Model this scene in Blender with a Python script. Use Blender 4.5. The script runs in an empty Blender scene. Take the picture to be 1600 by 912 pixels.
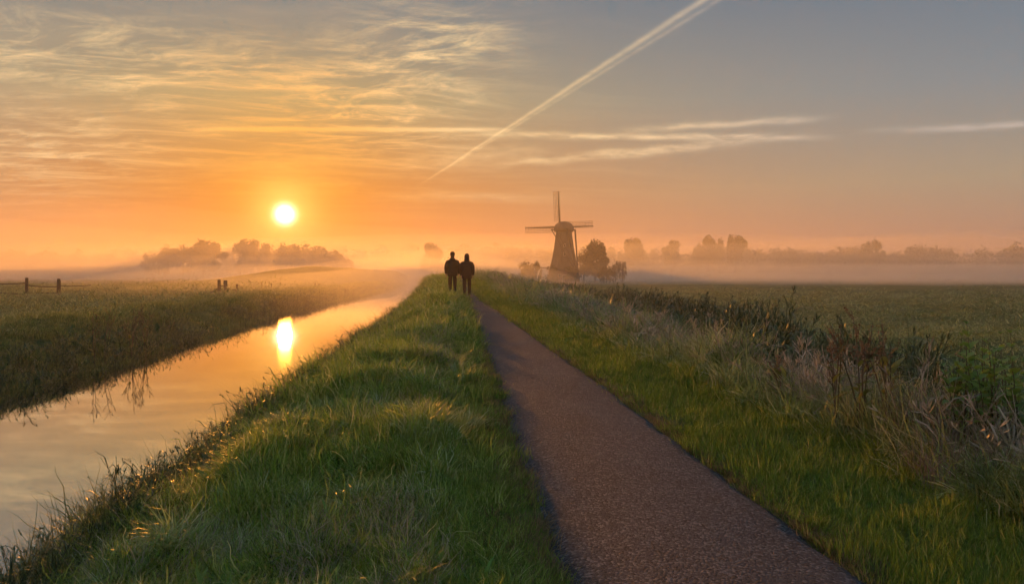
import bpy, bmesh, math, random
import numpy as np
from mathutils import Vector, Matrix

R = math.radians
rng = np.random.default_rng(7)
random.seed(7)
SC = bpy.context.scene
COL = SC.collection

# ------------------------------------------------------------------ camera
EYE = 1.4
cam_data = bpy.data.cameras.new('camera')
cam = bpy.data.objects.new('camera', cam_data)
COL.objects.link(cam)
cam.location = (0, 0, EYE)
cam.rotation_euler = (R(90), 0, 0)
cam_data.lens = 28.26
cam_data.sensor_width = 36
cam_data.shift_y = -0.01625
cam_data.clip_start = 0.05
cam_data.clip_end = 9000
SC.camera = cam

# ------------------------------------------------------------------ sun, sky
SUN_AZ, SUN_EL = R(-15.78), R(4.16)
SUN_DIR = Vector((math.sin(SUN_AZ) * math.cos(SUN_EL), math.cos(SUN_AZ) * math.cos(SUN_EL), math.sin(SUN_EL)))
sun_data = bpy.data.lights.new('sun', 'SUN')
sun_data.energy = 4.2
sun_data.angle = R(0.9)
sun_data.color = (1.0, 0.35, 0.045)
sun = bpy.data.objects.new('sun', sun_data)
COL.objects.link(sun)
sun.rotation_euler = (-SUN_DIR).to_track_quat('-Z', 'Y').to_euler()

world = bpy.data.worlds.new('World')
SC.world = world
world.use_nodes = True
WT = world.node_tree
WT.nodes.clear()


class NB:
    """small helper to write node maths"""
    def __init__(self, tree):
        self.t = tree

    def n(self, kind, **kw):
        nd = self.t.nodes.new(kind)
        for k, v in kw.items():
            setattr(nd, k, v)
        return nd

    def put(self, sock, v):
        if isinstance(v, bpy.types.NodeSocket):
            self.t.links.new(v, sock)
        else:
            sock.default_value = v

    def m(self, op, a, b=0.0, c=0.0, clamp=False):
        nd = self.n('ShaderNodeMath', operation=op, use_clamp=clamp)
        self.put(nd.inputs[0], a); self.put(nd.inputs[1], b); self.put(nd.inputs[2], c)
        return nd.outputs[0]

    def vm(self, op, a, b=(0, 0, 0), out=0):
        nd = self.n('ShaderNodeVectorMath', operation=op)
        self.put(nd.inputs[0], a); self.put(nd.inputs[1], b)
        return nd.outputs['Value'] if op in ('DOT_PRODUCT', 'LENGTH') else nd.outputs[0]

    def step(self, v, a, b, lo=0.0, hi=1.0):
        nd = self.n('ShaderNodeMapRange', interpolation_type='SMOOTHSTEP')
        for i, q in enumerate((v, a, b, lo, hi)):
            self.put(nd.inputs[i], q)
        return nd.outputs[0]

    def xyz(self, x, y, z=0.0):
        nd = self.n('ShaderNodeCombineXYZ')
        self.put(nd.inputs[0], x); self.put(nd.inputs[1], y); self.put(nd.inputs[2], z)
        return nd.outputs[0]

    def noise(self, vec, scale, detail=4, rough=0.5, dist=0.0):
        nd = self.n('ShaderNodeTexNoise')
        self.put(nd.inputs['Vector'], vec)
        nd.inputs['Scale'].default_value = scale
        nd.inputs['Detail'].default_value = detail
        nd.inputs['Roughness'].default_value = rough
        nd.inputs['Distortion'].default_value = dist
        return nd.outputs['Fac']

    def mix(self, f, a, b):
        nd = self.n('ShaderNodeMix', data_type='RGBA')
        self.put(nd.inputs[0], f)
        self.put(nd.inputs[6], a if isinstance(a, bpy.types.NodeSocket) else (*a, 1))
        self.put(nd.inputs[7], b if isinstance(b, bpy.types.NodeSocket) else (*b, 1))
        return nd.outputs[2]

    def scale(self, col, f):
        nd = self.n('ShaderNodeVectorMath', operation='SCALE')
        self.put(nd.inputs[0], col); self.put(nd.inputs['Scale'], f)
        return nd.outputs[0]


w = NB(WT)
geo = w.n('ShaderNodeTexCoord')
D = w.vm('NORMALIZE', geo.outputs['Generated'])
sep = w.n('ShaderNodeSeparateXYZ'); w.put(sep.inputs[0], D)
DX, DY, DZ = sep.outputs
EL = w.m('MULTIPLY', w.m('ARCSINE', w.m('MAXIMUM', DZ, -0.2)), 57.2958)           # elevation, degrees
AZ = w.m('MULTIPLY', w.m('ARCTAN2', DX, DY), 57.2958)                             # azimuth from +Y, degrees
TH = w.m('MULTIPLY', w.m('ARCCOSINE', w.m('MINIMUM', w.vm('DOT_PRODUCT', D, tuple(SUN_DIR)), 0.999999)), 57.2958)

sky = w.n('ShaderNodeTexSky')
sky.sky_type = 'NISHITA'
sky.sun_disc = False
sky.sun_elevation = SUN_EL
sky.sun_rotation = SUN_AZ
sky.air_density = 1.0
sky.dust_density = 0.4
sky.ozone_density = 2.0
SKY_K = 0.05                                                                     # sky strength
nish = w.scale(sky.outputs[0], SKY_K)

# hazy dawn air on top of the clear sky model: reddened towards the sun, greyer away from it
def ramp(fac, stops):
    nd = w.n('ShaderNodeValToRGB')
    e = nd.color_ramp.elements
    while len(e) < len(stops):
        e.new(0.5)
    for q, (pp, cc) in zip(e, stops):
        q.position = pp
        q.color = (*cc, 1)
    w.put(nd.inputs[0], fac)
    return nd.outputs[0]


E20 = w.m('DIVIDE', EL, 20.0)
away = ramp(E20, [(0.0, (0.280, 0.155, 0.140)), (0.3, (0.290, 0.275, 0.215)), (0.6, (0.160, 0.212, 0.262)), (1.0, (0.090, 0.145, 0.215))])
warm = ramp(E20, [(0.0, (0.16, 0.0, 0.0)), (0.3, (0.28, 0.095, 0.0)), (0.6, (0.27, 0.265, 0.105)), (1.0, (0.050, 0.165, 0.210))])
near_sun = w.m('EXPONENT', w.m('MULTIPLY', w.m('POWER', w.m('DIVIDE', TH, 26.0), 1.3), -1.0))
air = w.vm('ADD', w.mix(near_sun, away, warm), w.vm('MULTIPLY', nish, (0.25, 0.085, 0.012)))


def glow(width, power, col, gain):
    e = w.m('POWER', w.m('DIVIDE', TH, width), power)
    return w.scale(col, w.m('MULTIPLY', w.m('EXPONENT', w.m('MULTIPLY', e, -1.0)), gain))


air = w.vm('ADD', air, glow(3.8, 1.1, (0.45, 0.17, 0.0), 1.0))

# cirrus: streaked noise on a layer seen in perspective
inv = w.m('DIVIDE', 1.0, w.m('ADD', w.m('MAXIMUM', DZ, 0.0), 0.06))
PX = w.m('MULTIPLY', DX, inv)
PY = w.m('MULTIPLY', DY, inv)
warp = w.noise(w.xyz(PX, PY), 0.55, 3, 0.55)
PXw = w.m('ADD', PX, w.m('MULTIPLY', w.m('SUBTRACT', warp, 0.5), 1.6))
PYw = w.m('ADD', PY, w.m('MULTIPLY', w.m('SUBTRACT', warp, 0.5), 1.1))


def blob(a0, aw, e0, ew):
    da = w.m('DIVIDE', w.m('SUBTRACT', AZ, a0), aw)
    de = w.m('DIVIDE', w.m('SUBTRACT', EL, e0), ew)
    r2 = w.m('ADD', w.m('MULTIPLY', da, da), w.m('MULTIPLY', de, de))
    return w.m('EXPONENT', w.m('MULTIPLY', r2, -1.0))


def total(*a):
    s = a[0]
    for q in a[1:]:
        s = w.m('ADD', s, q)
    return s


def streak(rot, sx, sy, lo, hi, seed, detail=6):
    c, s = math.cos(R(rot)), math.sin(R(rot))
    u = w.m('ADD', w.m('MULTIPLY', PXw, c * sx), w.m('MULTIPLY', PYw, s * sx))
    v = w.m('ADD', w.m('MULTIPLY', PXw, -s * sy), w.m('MULTIPLY', PYw, c * sy))
    return w.step(w.noise(w.xyz(u, v, seed), 1.0, detail, 0.70, 0.15), lo, hi)


mask_left = total(blob(-26, 10, 13.6, 2.2), blob(-10, 6.5, 11.8, 3.6), blob(-5.5, 4.5, 16.3, 2.4),
                  w.m('MULTIPLY', blob(-22, 12, 9.0, 2.6), 0.40), w.m('MULTIPLY', blob(-31, 6, 7.5, 3.0), 0.4))
cir = w.m('MULTIPLY', streak(14, 1.7, 4.2, 0.44, 0.70, 3.1, 8), mask_left, clamp=True)
cir = w.m('ADD', cir, w.m('MULTIPLY', w.m('MULTIPLY', streak(-24, 2.2, 6.0, 0.46, 0.74, 8.7, 7), mask_left), 0.6))


# long thin bands: great-circle strips with soft uneven edges
def dirpx(px, py):
    return Vector(((px - 800) / 1256, 1.0, (430 - py) / 1256)).normalized()


WOB = w.m('SUBTRACT', w.noise(w.xyz(w.m('MULTIPLY', AZ, 0.27), w.m('MULTIPLY', EL, 0.6), 2.2), 1.0, 3, 0.6), 0.5)
TEX = w.step(w.noise(w.xyz(w.m('MULTIPLY', AZ, 0.45), w.m('MULTIPLY', EL, 2.2), 5.1), 1.0, 4, 0.65), 0.15, 0.72)


def band(p0, p1, wid, f0, f1, seed, nz=1.0, taper=0.0, even=0.0):
    a, b = dirpx(*p0), dirpx(*p1)
    nrm = a.cross(b).normalized()
    tan = (b - a).normalized()
    mid = (a + b) * 0.5
    across = w.m('MULTIPLY', w.vm('DOT_PRODUCT', D, tuple(nrm)), 1256.0)          # about one unit per 0.05 degree
    along = w.m('MULTIPLY', w.vm('DOT_PRODUCT', w.vm('SUBTRACT', D, tuple(mid)), tuple(tan)), 1256.0)
    half = (b - a).length * 0.5 * 1256
    wob = w.m('MULTIPLY', WOB, wid * nz)
    across = w.m('ADD', across, wob)
    ww = w.m('ADD', wid, w.m('MULTIPLY', along, taper * wid / half)) if taper else wid
    prof = w.m('EXPONENT', w.m('MULTIPLY', w.m('POWER', w.m('ABSOLUTE', w.m('DIVIDE', across, ww)), 2.0), -1.0))
    ends = w.m('MULTIPLY', w.step(along, -half, -half + f0), w.step(along, half, half - f1))
    return w.m('MULTIPLY', w.m('MULTIPLY', prof, ends), w.m('ADD', even, w.m('MULTIPLY', TEX, 1.0 - even)))


trail = total(w.m('MULTIPLY', band((645, 296), (1140, -26), 3.0, 70, 40, 1.3, 1.0, 0.62, 0.55), 0.58),
              w.m('MULTIPLY', band((640, 300), (1150, -16), 2.2, 120, 40, 4.3, 0.5, 0.6), 0.30))
wisps = total(w.m('MULTIPLY', band((240, 202), (840, 203), 3.4, 120, 120, 2.2, 1.4, 0.0, 0.45), 1.2),
              w.m('MULTIPLY', band((640, 210), (1340, 216), 4.5, 220, 160, 5.2, 2.2), 1.1),
              w.m('MULTIPLY', band((720, 264), (1330, 206), 6.5, 160, 260, 7.2, 2.4), 0.9),
              w.m('MULTIPLY', band((940, 206), (1330, 182), 5.0, 120, 100, 6.1, 2.0), 0.8),
              w.m('MULTIPLY', band((1310, 208), (1760, 186), 4.5, 160, 100, 9.1, 1.5), 0.8),
              w.m('MULTIPLY', band((280, 262), (640, 246), 9.0, 90, 90, 3.6, 2.4), 0.35),
              w.m('MULTIPLY', band((350, 300), (600, 290), 10.0, 90, 90, 4.9, 2.4), 0.45),
              w.m('MULTIPLY', band((560, 305), (960, 312), 7.0, 90, 190, 1.9, 2.4), 0.30),
              w.m('MULTIPLY', band((560, 252), (900, 236), 12.0, 110, 110, 8.9, 2.4), 0.35))
soft = w.m('MULTIPLY', w.m('MULTIPLY', streak(4, 0.35, 1.7, 0.42, 0.75, 5.5, 4), w.step(EL, 1.0, 7.0)), w.step(TH, 42.0, 8.0))
cloud = w.m('MINIMUM', total(w.m('MULTIPLY', cir, 1.25), trail, wisps, w.m('MULTIPLY', soft, 0.16)), 1.0)
tint = w.mix(w.step(TH, 3.0, 16.0), (1.0, 0.45, 0.07), (0.84, 0.62, 0.32))
tint = w.mix(w.step(TH, 16.0, 46.0), tint, (0.56, 0.49, 0.43))
airc = w.mix(w.m('MULTIPLY', cloud, 0.85), air, tint)
disc = w.vm('ADD', glow(0.50, 2.0, (6.0, 5.2, 4.0), 1.0), glow(1.6, 1.4, (0.8, 0.62, 0.18), 1.0))
fin = w.vm('ADD', airc, disc)
bg = w.n('ShaderNodeBackground')
w.put(bg.inputs['Color'], fin)
bg.inputs['Strength'].default_value = 1.0
out = w.n('ShaderNodeOutputWorld')
WT.links.new(bg.outputs[0], out.inputs['Surface'])
world.cycles.sampling_method = 'MANUAL'
world.cycles.sample_map_resolution = 1024

# ------------------------------------------------------------------ exposure, render
SC.view_settings.view_transform = 'Standard'
SC.view_settings.look = 'None'
SC.view_settings.gamma = 1.0
SC.view_settings.exposure = 0.2
SC.view_settings.use_curve_mapping = False
SC.render.engine = 'CYCLES'
SC.cycles.use_denoising = True
SC.cycles.denoiser = 'OPENIMAGEDENOISE'
SC.cycles.max_bounces = 8
SC.cycles.diffuse_bounces = 4
SC.cycles.glossy_bounces = 3
SC.cycles.transmission_bounces = 4
SC.cycles.volume_bounces = 5
SC.cycles.use_adaptive_sampling = True
SC.cycles.adaptive_threshold = 0.05
SC.cycles.adaptive_min_samples = 12
SC.cycles.sample_clamp_indirect = 6.0
SC.cycles.sample_clamp_direct = 0.0
SC.cycles.caustics_reflective = False


# ------------------------------------------------------------------ helpers
def tag(o, label=None, cat=None, group=None, kind=None):
    if label: o['label'] = label
    if cat: o['category'] = cat
    if group: o['group'] = group
    if kind: o['kind'] = kind
    return o


def empty(name, loc=(0, 0, 0), rz=0.0):
    o = bpy.data.objects.new(name, None)
    COL.objects.link(o)
    o.location = loc
    o.rotation_euler = (0, 0, rz)
    o.empty_display_size = 0.1
    return o


def obj(name, mesh, mat=None, parent=None, link=True):
    o = bpy.data.objects.new(name, mesh)
    if link: COL.objects.link(o)
    if mat is not None and not mesh.materials: mesh.materials.append(mat)
    if parent is not None: o.parent = parent
    return o


def mesh_np(name, V, F, smooth=False):
    """V (n,3); F (m,k) array or list of arrays with 3 or 4 columns"""
    me = bpy.data.meshes.new(name)
    Fs = F if isinstance(F, (list, tuple)) else [F]
    Fs = [np.asarray(q, dtype=np.int32) for q in Fs if len(q)]
    V = np.asarray(V, dtype=np.float32)
    me.vertices.add(len(V)); me.vertices.foreach_set('co', V.ravel())
    lv = np.concatenate([q.ravel() for q in Fs])
    tot = np.concatenate([np.full(len(q), q.shape[1], dtype=np.int32) for q in Fs])
    me.loops.add(len(lv)); me.loops.foreach_set('vertex_index', lv)
    me.polygons.add(len(tot))
    st = np.concatenate([[0], np.cumsum(tot)[:-1]]).astype(np.int32)
    me.polygons.foreach_set('loop_start', st)
    try:
        me.polygons.foreach_set('loop_total', tot)
    except Exception:
        pass
    if smooth:
        me.polygons.foreach_set('use_smooth', np.ones(len(tot), dtype=bool))
    me.update(calc_edges=True)
    return me


class MB:
    """collects simple solids and links them as one mesh object"""
    def __init__(self):
        self.v = []; self.f = []

    def add(self, vs, fs):
        o = len(self.v)
        self.v += [tuple(q) for q in vs]
        self.f += [tuple(i + o for i in q) for q in fs]

    def box(self, c, s, M=None):
        pts = [Vector((c[0] + sx * s[0] / 2, c[1] + sy * s[1] / 2, c[2] + sz * s[2] / 2)) for sz in (-1, 1) for sy in (-1, 1) for sx in (-1, 1)]
        if M is not None: pts = [M @ p for p in pts]
        self.add(pts, [(0, 2, 3, 1), (4, 5, 7, 6), (0, 1, 5, 4), (2, 6, 7, 3), (0, 4, 6, 2), (1, 3, 7, 5)])

    def tube(self, pts, rad, n=6, cap=True):
        pts = [Vector(p) for p in pts]
        if not isinstance(rad, (list, tuple)): rad = [rad] * len(pts)
        vs, fs = [], []
        up0 = None
        for i, p in enumerate(pts):
            d = (pts[min(i + 1, len(pts) - 1)] - pts[max(i - 1, 0)]).normalized()
            a = d.orthogonal().normalized() if up0 is None else (up0 - d * up0.dot(d)).normalized()
            up0 = a
            b = d.cross(a)
            for k in range(n):
                t = 2 * math.pi * k / n
                vs.append(p + (a * math.cos(t) + b * math.sin(t)) * rad[i])
        for i in range(len(pts) - 1):
            for k in range(n):
                fs.append((i * n + k, i * n + (k + 1) % n, (i + 1) * n + (k + 1) % n, (i + 1) * n + k))
        if cap:
            fs.append(tuple(range(n))[::-1]); fs.append(tuple((len(pts) - 1) * n + k for k in range(n)))
        self.add(vs, fs)

    def lathe(self, prof, n=16, phase=0.0, M=None):
        vs, fs = [], []
        for r, z in prof:
            for k in range(n):
                t = 2 * math.pi * k / n + phase
                vs.append(Vector((r * math.cos(t), r * math.sin(t), z)))
        for i in range(len(prof) - 1):
            for k in range(n):
                fs.append((i * n + k, i * n + (k + 1) % n, (i + 1) * n + (k + 1) % n, (i + 1) * n + k))
        fs.append(tuple(range(n))[::-1]); fs.append(tuple((len(prof) - 1) * n + k for k in range(n)))
        if M is not None: vs = [M @ q for q in vs]
        self.add(vs, fs)

    def mesh(self, name, smooth=False):
        me = bpy.data.meshes.new(name)
        me.from_pydata([tuple(q) for q in self.v], [], self.f)
        if smooth:
            me.polygons.foreach_set('use_smooth', [True] * len(me.polygons))
        me.update()
        return me

    def build(self, name, mat, parent=None, smooth=False):
        return obj(name, self.mesh(name, smooth), mat, parent)


def material(name):
    m = bpy.data.materials.new(name)
    m.use_nodes = True
    m.node_tree.nodes.clear()
    return m, NB(m.node_tree)


def finish(m, b, shader):
    o = b.n('ShaderNodeOutputMaterial')
    b.t.links.new(shader, o.inputs['Surface'])
    return m


def pbsdf(b, col, rough=0.8, spec=0.3, normal=None):
    p = b.n('ShaderNodeBsdfPrincipled')
    b.put(p.inputs['Base Color'], col if isinstance(col, bpy.types.NodeSocket) else (*col, 1))
    b.put(p.inputs['Roughness'], rough)
    p.inputs['Specular IOR Level'].default_value = spec
    if normal is not None: b.put(p.inputs['Normal'], normal)
    return p


def bump(b, h, strength, dist):
    nd = b.n('ShaderNodeBump')
    nd.inputs['Strength'].default_value = strength
    nd.inputs['Distance'].default_value = dist
    b.put(nd.inputs['Height'], h)
    return nd.outputs[0]


def plain(name, c1, c2, scale=3.0, rough=0.85, bstr=0.4, bdist=0.01, stretch=(1, 1, 1)):
    m, b = material(name)
    co = b.n('ShaderNodeTexCoord').outputs['Object']
    v = b.vm('MULTIPLY', co, stretch)
    nz = b.noise(v, scale, 5, 0.6)
    p = pbsdf(b, b.mix(b.step(nz, 0.3, 0.7), c1, c2), rough, 0.25, bump(b, b.noise(v, scale * 4, 4, 0.6), bstr, bdist))
    return finish(m, b, p.outputs[0])


def leafy(name, c1, c2, c3=None, trans=0.35, rough=0.5, patch=0.35, spec=0.35, tipdry=0.0):
    """blade / leaf material: colour varies per clump and over patches of ground, light passes through"""
    m, b = material(name)
    pos = b.n('ShaderNodeNewGeometry').outputs['Position']
    rnd = b.n('ShaderNodeObjectInfo').outputs['Random']
    isl = b.n('ShaderNodeNewGeometry').outputs['Random Per Island']
    nz = b.noise(pos, patch, 3, 0.55)
    f = b.m('ADD', b.m('MULTIPLY', rnd, 0.35), b.m('MULTIPLY', nz, 0.75))
    col = b.mix(b.step(f, 0.30, 0.80), c1, c2)
    if c3 is not None:
        col = b.mix(b.m('MULTIPLY', b.step(isl, 0.62, 1.0), 0.85), col, c3)
    hs = b.n('ShaderNodeHueSaturation')
    b.put(hs.inputs['Color'], col)
    b.put(hs.inputs['Value'], b.m('ADD', 0.5, b.m('MULTIPLY', isl, 1.0)))
    col = hs.outputs[0]
    p = pbsdf(b, col, rough, spec)
    t = b.n('ShaderNodeBsdfTranslucent')
    b.put(t.inputs['Color'], col)
    mx = b.n('ShaderNodeMixShader')
    mx.inputs[0].default_value = trans
    b.t.links.new(p.outputs[0], mx.inputs[1]); b.t.links.new(t.outputs[0], mx.inputs[2])
    return finish(m, b, mx.outputs[0])


_perm = np.random.default_rng(3).random((256, 256))


def vnoise(x, y, s):
    """value noise, wavelength s, about -1..1"""
    x = np.asarray(x) / s; y = np.asarray(y) / s
    xi = np.floor(x).astype(int); yi = np.floor(y).astype(int)
    fx = x - xi; fy = y - yi
    fx = fx * fx * (3 - 2 * fx); fy = fy * fy * (3 - 2 * fy)
    g = lambda a, c: _perm[a % 256, c % 256]
    return ((g(xi, yi) * (1 - fx) + g(xi + 1, yi) * fx) * (1 - fy) + (g(xi, yi + 1) * (1 - fx) + g(xi + 1, yi + 1) * fx) * fy) * 2 - 1


def ss(x, a, b):
    t = np.clip((x - a) / (b - a), 0, 1)
    return t * t * (3 - 2 * t)


# ------------------------------------------------------------------ the lie of the land
WATER = -0.70
def tab(Y, X):
    Y = np.array(Y, float); X = np.array(X, float)
    return lambda y: np.interp(y, Y, X)
path_z = tab([-20, 4, 35, 60, 90, 140, 300, 420], [0, 0, .45, .95, 1.28, 1.35, 1.3, 0.3])
path_l = tab([-6, 3.7, 5.2, 7.4, 11.4, 13.3, 19.6, 33, 60, 100, 260, 420], [.38, .20, .08, -.06, -.33, -.48, -.92, -1.87, -4.1, -8.5, -24, -38])
path_r = tab([-6, 3.7, 5.4, 7.85, 11.2, 14.6, 20, 24.3, 33, 37.6, 60, 100, 260, 420], [2.15, 1.69, 1.52, 1.30, .98, .62, .06, -.36, -1.36, -1.72, -3.4, -7.7, -23, -37])
crest = tab([-6, 3.8, 5.3, 7, 9.7, 14.3, 23.4, 37.6, 50.4, 63, 120, 264, 420], [-2.15, -2.37, -2.45, -2.6, -2.70, -2.95, -3.45, -4.35, -5.2, -6.4, -12.2, -26.0, -43])
wat_r = tab([-6, 4, 10, 23, 38, 63, 120, 264, 420], [-3.35, -3.45, -3.70, -4.3, -5.2, -7.4, -13.2, -27.2, -46])
wat_l = tab([-6, 13.7, 18.6, 27.8, 40.6, 62.8, 120, 264, 420], [-8.4, -8.75, -9.1, -10.4, -12.0, -14.2, -19.0, -29.6, -47])
hedge = tab([-6, 5, 11, 14, 22, 31, 45, 63, 110, 260, 420], [3.6, 3.5, 3.75, 4.05, 4.75, 5.2, 4.9, 3.9, 0.6, -14, -28])


def ground_z(x, y):
    x = np.asarray(x, float); y = np.asarray(y, float)
    zp = path_z(y)
    pl, pr, cr, wr, wl, hd = path_l(y), path_r(y), crest(y), wat_r(y), wat_l(y), hedge(y)
    fade = 1 - ss(y, 320, 420)
    tus = 0.20 * np.clip(vnoise(x, y, 0.62) + 0.1, 0, 1) ** 1.3 + 0.05 * vnoise(x + 5, y, 0.3) + 0.11 * vnoise(x + 40, y, 1.3) - 0.04
    # near bank between path and crest
    side = ss(pl - x, 0.25, 1.0)
    drop = 0.30 * ss((pl - x) / np.maximum(pl - cr, 0.3), 0.35, 1.05)
    z = zp + side * (tus + 0.07) - drop
    # right verge and rough strip
    d = x - pr
    rside = ss(d, 0.5, 1.6)
    z = np.where(d > 0, zp + rside * (0.6 * tus + 0.05), z)
    zf = -0.55 + 0.12 * vnoise(x * 0.5, y, 3.1) + 0.16 * vnoise(x * 0.6, y + 9, 8.0) + 0.06 * vnoise(x * 0.7, y, 1.2)
    zditch = -0.85
    k = ss(x, pr + 1.7, hd + 0.5)
    z = np.where(d > 0, z * (1 - k) + zditch * k, z)
    k2 = ss(x, hd + 0.6, hd + 2.4)
    z = z * (1 - k2) + zf * k2
    # near bank falls to the water
    k = ss(cr - x, -0.25, (cr - wr) + 0.15)
    z = np.where(x < cr + 0.3, z * (1 - k) + (WATER - 0.12) * k, z)
    bed = ss(wr - x, 0.1, 1.2) * ss(x - wl, 0.1, 1.2)
    z = np.where(x < wr + 0.12, np.minimum(z, WATER - 0.12 - 0.6 * bed), z)
    # far bank and left field
    zl = 0.10 + 0.07 * vnoise(x * 0.6, y, 2.3) + 0.10 * vnoise(x * 0.6 + 7, y, 6.5)
    lip = 0.14 * np.exp(-((wl - x - 2.2) / 1.3) ** 2) * (1 + 0.7 * vnoise(x, y, 4.0))
    k = ss(wl - x, -0.15, 2.9)
    zb = (WATER - 0.12) * (1 - k) + (zl + lip) * k
    z = np.where(x < wl + 0.1, zb, z)
    # higher dike on the far side of the water, running up to the copse
    t = np.clip((y - 120) / 160, 0, 1)
    rx = -38 + 15 * t
    rh = ss(y, 95, 150) * (1 - ss(y, 290, 350)) * (3.3 - 1.7 * t)
    z = z + np.where(x < wl, rh * np.exp(-((x - rx) / 7.0) ** 2) * ss(wl - x, 0.5, 5), 0)
    z = z * fade + (1 - fade) * (0.0 + 0.0 * x)
    return z


gx = np.concatenate([-np.geomspace(12, 2600, 46)[::-1], np.arange(-11.8, 12, 0.16), np.geomspace(12.2, 2600, 46)])
ys = [-6.0]
while ys[-1] < 4200:
    ys.append(ys[-1] + 0.17 * max(1.0, ys[-1] / 7.0))
gy = np.array(ys)
GX, GY = np.meshgrid(gx, gy)
WX = crest(GY) * 1.0 + GX * np.clip(np.maximum(1.0, GY / 70.0), 1, 5) + 1.0
ZG = ground_z(WX, GY)
on_path = (WX > path_l(GY) - 0.03) & (WX < path_r(GY) + 0.03) & (GY < 400)
ZG = np.where(on_path, ZG - 0.03, ZG)
nr, nc = GX.shape
idx = np.arange(nr * nc).reshape(nr, nc)
F = np.stack([idx[:-1, :-1].ravel(), idx[:-1, 1:].ravel(), idx[1:, 1:].ravel(), idx[1:, :-1].ravel()], 1)
me = mesh_np('ground', np.stack([WX.ravel(), GY.ravel(), ZG.ravel()], 1), F, True)
m, b = material('soil_and_turf')
pos = b.n('ShaderNodeNewGeometry').outputs['Position']
n1 = b.noise(pos, 0.09, 4, 0.6); n2 = b.noise(pos, 0.8, 5, 0.65); n3 = b.noise(pos, 9.0, 4, 0.7)
c = b.mix(b.step(n1, 0.35, 0.65), (0.130, 0.170, 0.042), (0.230, 0.240, 0.080))
c = b.mix(b.step(n2, 0.42, 0.75), c, (0.075, 0.120, 0.030))
c = b.mix(b.m('MULTIPLY', b.step(n3, 0.45, 0.7), 0.5), c, (0.070, 0.065, 0.028))
p = pbsdf(b, c, 0.95, 0.1, bump(b, b.m('ADD', b.m('MULTIPLY', n2, 1.0), b.m('MULTIPLY', n3, 0.25)), 0.9, 0.12))
tag(obj('ground', me, finish(m, b, p.outputs[0])), 'grassy ground of dike, banks and misty meadows', kind='structure')

# the canal water: a long strip a little wider than the channel (its edges lie under the banks)
yy = np.concatenate([np.linspace(-6, 60, 90), np.linspace(62, 420, 100)])
tt = np.linspace(0, 1, 5)
WXs = (wat_l(yy) - 0.5)[:, None] * (1 - tt) + (wat_r(yy) + 0.45)[:, None] * tt
V = np.stack([WXs.ravel(), np.repeat(yy, 5), np.full(WXs.size, WATER)], 1)
idx = np.arange(WXs.size).reshape(WXs.shape)
F = np.stack([idx[:-1, :-1].ravel(), idx[:-1, 1:].ravel(), idx[1:, 1:].ravel(), idx[1:, :-1].ravel()], 1)
m, b = material('still_water')
pos = b.n('ShaderNodeNewGeometry').outputs['Position']
rip = b.noise(b.vm('MULTIPLY', pos, (0.9, 2.2, 1.0)), 1.6, 3, 0.5)
fine = b.noise(b.vm('MULTIPLY', pos, (2.0, 6.0, 1.0)), 3.0, 3, 0.55)
calm = b.step(b.noise(pos, 0.16, 2, 0.5), 0.35, 0.7)
nrm = bump(b, b.m('ADD', rip, b.m('MULTIPLY', b.m('MULTIPLY', fine, calm), 0.25)), 0.05, 0.007)
body = pbsdf(b, (0.035, 0.028, 0.016), 0.5, 0.0)
gl = b.n('ShaderNodeBsdfGlossy')
gl.inputs['Roughness'].default_value = 0.02
b.put(gl.inputs['Color'], (0.95, 0.95, 0.95, 1)); b.put(gl.inputs['Normal'], nrm)
fr = b.n('ShaderNodeFresnel'); fr.inputs['IOR'].default_value = 1.9
b.put(fr.inputs['Normal'], nrm)
mx = b.n('ShaderNodeMixShader')
b.put(mx.inputs[0], b.m('ADD', 0.48, b.m('MULTIPLY', fr.outputs[0], 0.52)))
b.t.links.new(body.outputs[0], mx.inputs[1]); b.t.links.new(gl.outputs[0], mx.inputs[2])
tag(obj('canal_water', mesh_np('canal_water', V, F, True), finish(m, b, mx.outputs[0])), 'still canal water mirroring the sunrise', kind='structure')

# the footpath
yy = np.concatenate([np.arange(-6, 40, 0.12), np.geomspace(40, 400, 80)])
tt = np.linspace(0, 1, 13)
el = 0.02 * vnoise(yy, yy * 0 + 3, 0.5) + 0.02 * vnoise(yy, yy * 0 + 8, 1.7) + 0.025 * vnoise(yy, yy * 0 + 5, 0.23)
er = 0.02 * vnoise(yy, yy * 0 + 13, 0.5) + 0.02 * vnoise(yy, yy * 0 + 18, 1.9) + 0.025 * vnoise(yy, yy * 0 + 15, 0.21)
sh = np.clip(14 / np.maximum(yy, 1), 0.3, 1)
xl = path_l(yy) + el * sh; xr = path_r(yy) + er * sh
XS = xl[:, None] * (1 - tt) + xr[:, None] * tt
ZS = path_z(yy)[:, None] + 0.012 + 0.03 * (1 - (2 * tt - 1) ** 2)[None, :] - 0.05 * ((np.abs(2 * tt - 1) > 0.99))[None, :]
V = np.stack([XS.ravel(), np.repeat(yy, len(tt)), ZS.ravel()], 1)
idx = np.arange(XS.size).reshape(XS.shape)
F = np.stack([idx[:-1, :-1].ravel(), idx[:-1, 1:].ravel(), idx[1:, 1:].ravel(), idx[1:, :-1].ravel()], 1)
m, b = material('worn_asphalt')
pos = b.n('ShaderNodeNewGeometry').outputs['Position']
vo = b.n('ShaderNodeTexVoronoi'); b.put(vo.inputs['Vector'], pos); vo.inputs['Scale'].default_value = 72.0
cell = b.n('ShaderNodeSeparateColor'); b.put(cell.inputs[0], vo.outputs['Color'])
n1 = b.noise(b.vm('MULTIPLY', pos, (1.6, 0.6, 1.0)), 0.9, 6, 0.65); n2 = b.noise(pos, 6.0, 5, 0.7); n3 = b.noise(pos, 60.0, 3, 0.7)
c = b.mix(b.step(n1, 0.3, 0.7), (0.044, 0.049, 0.057), (0.082, 0.090, 0.103))
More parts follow.
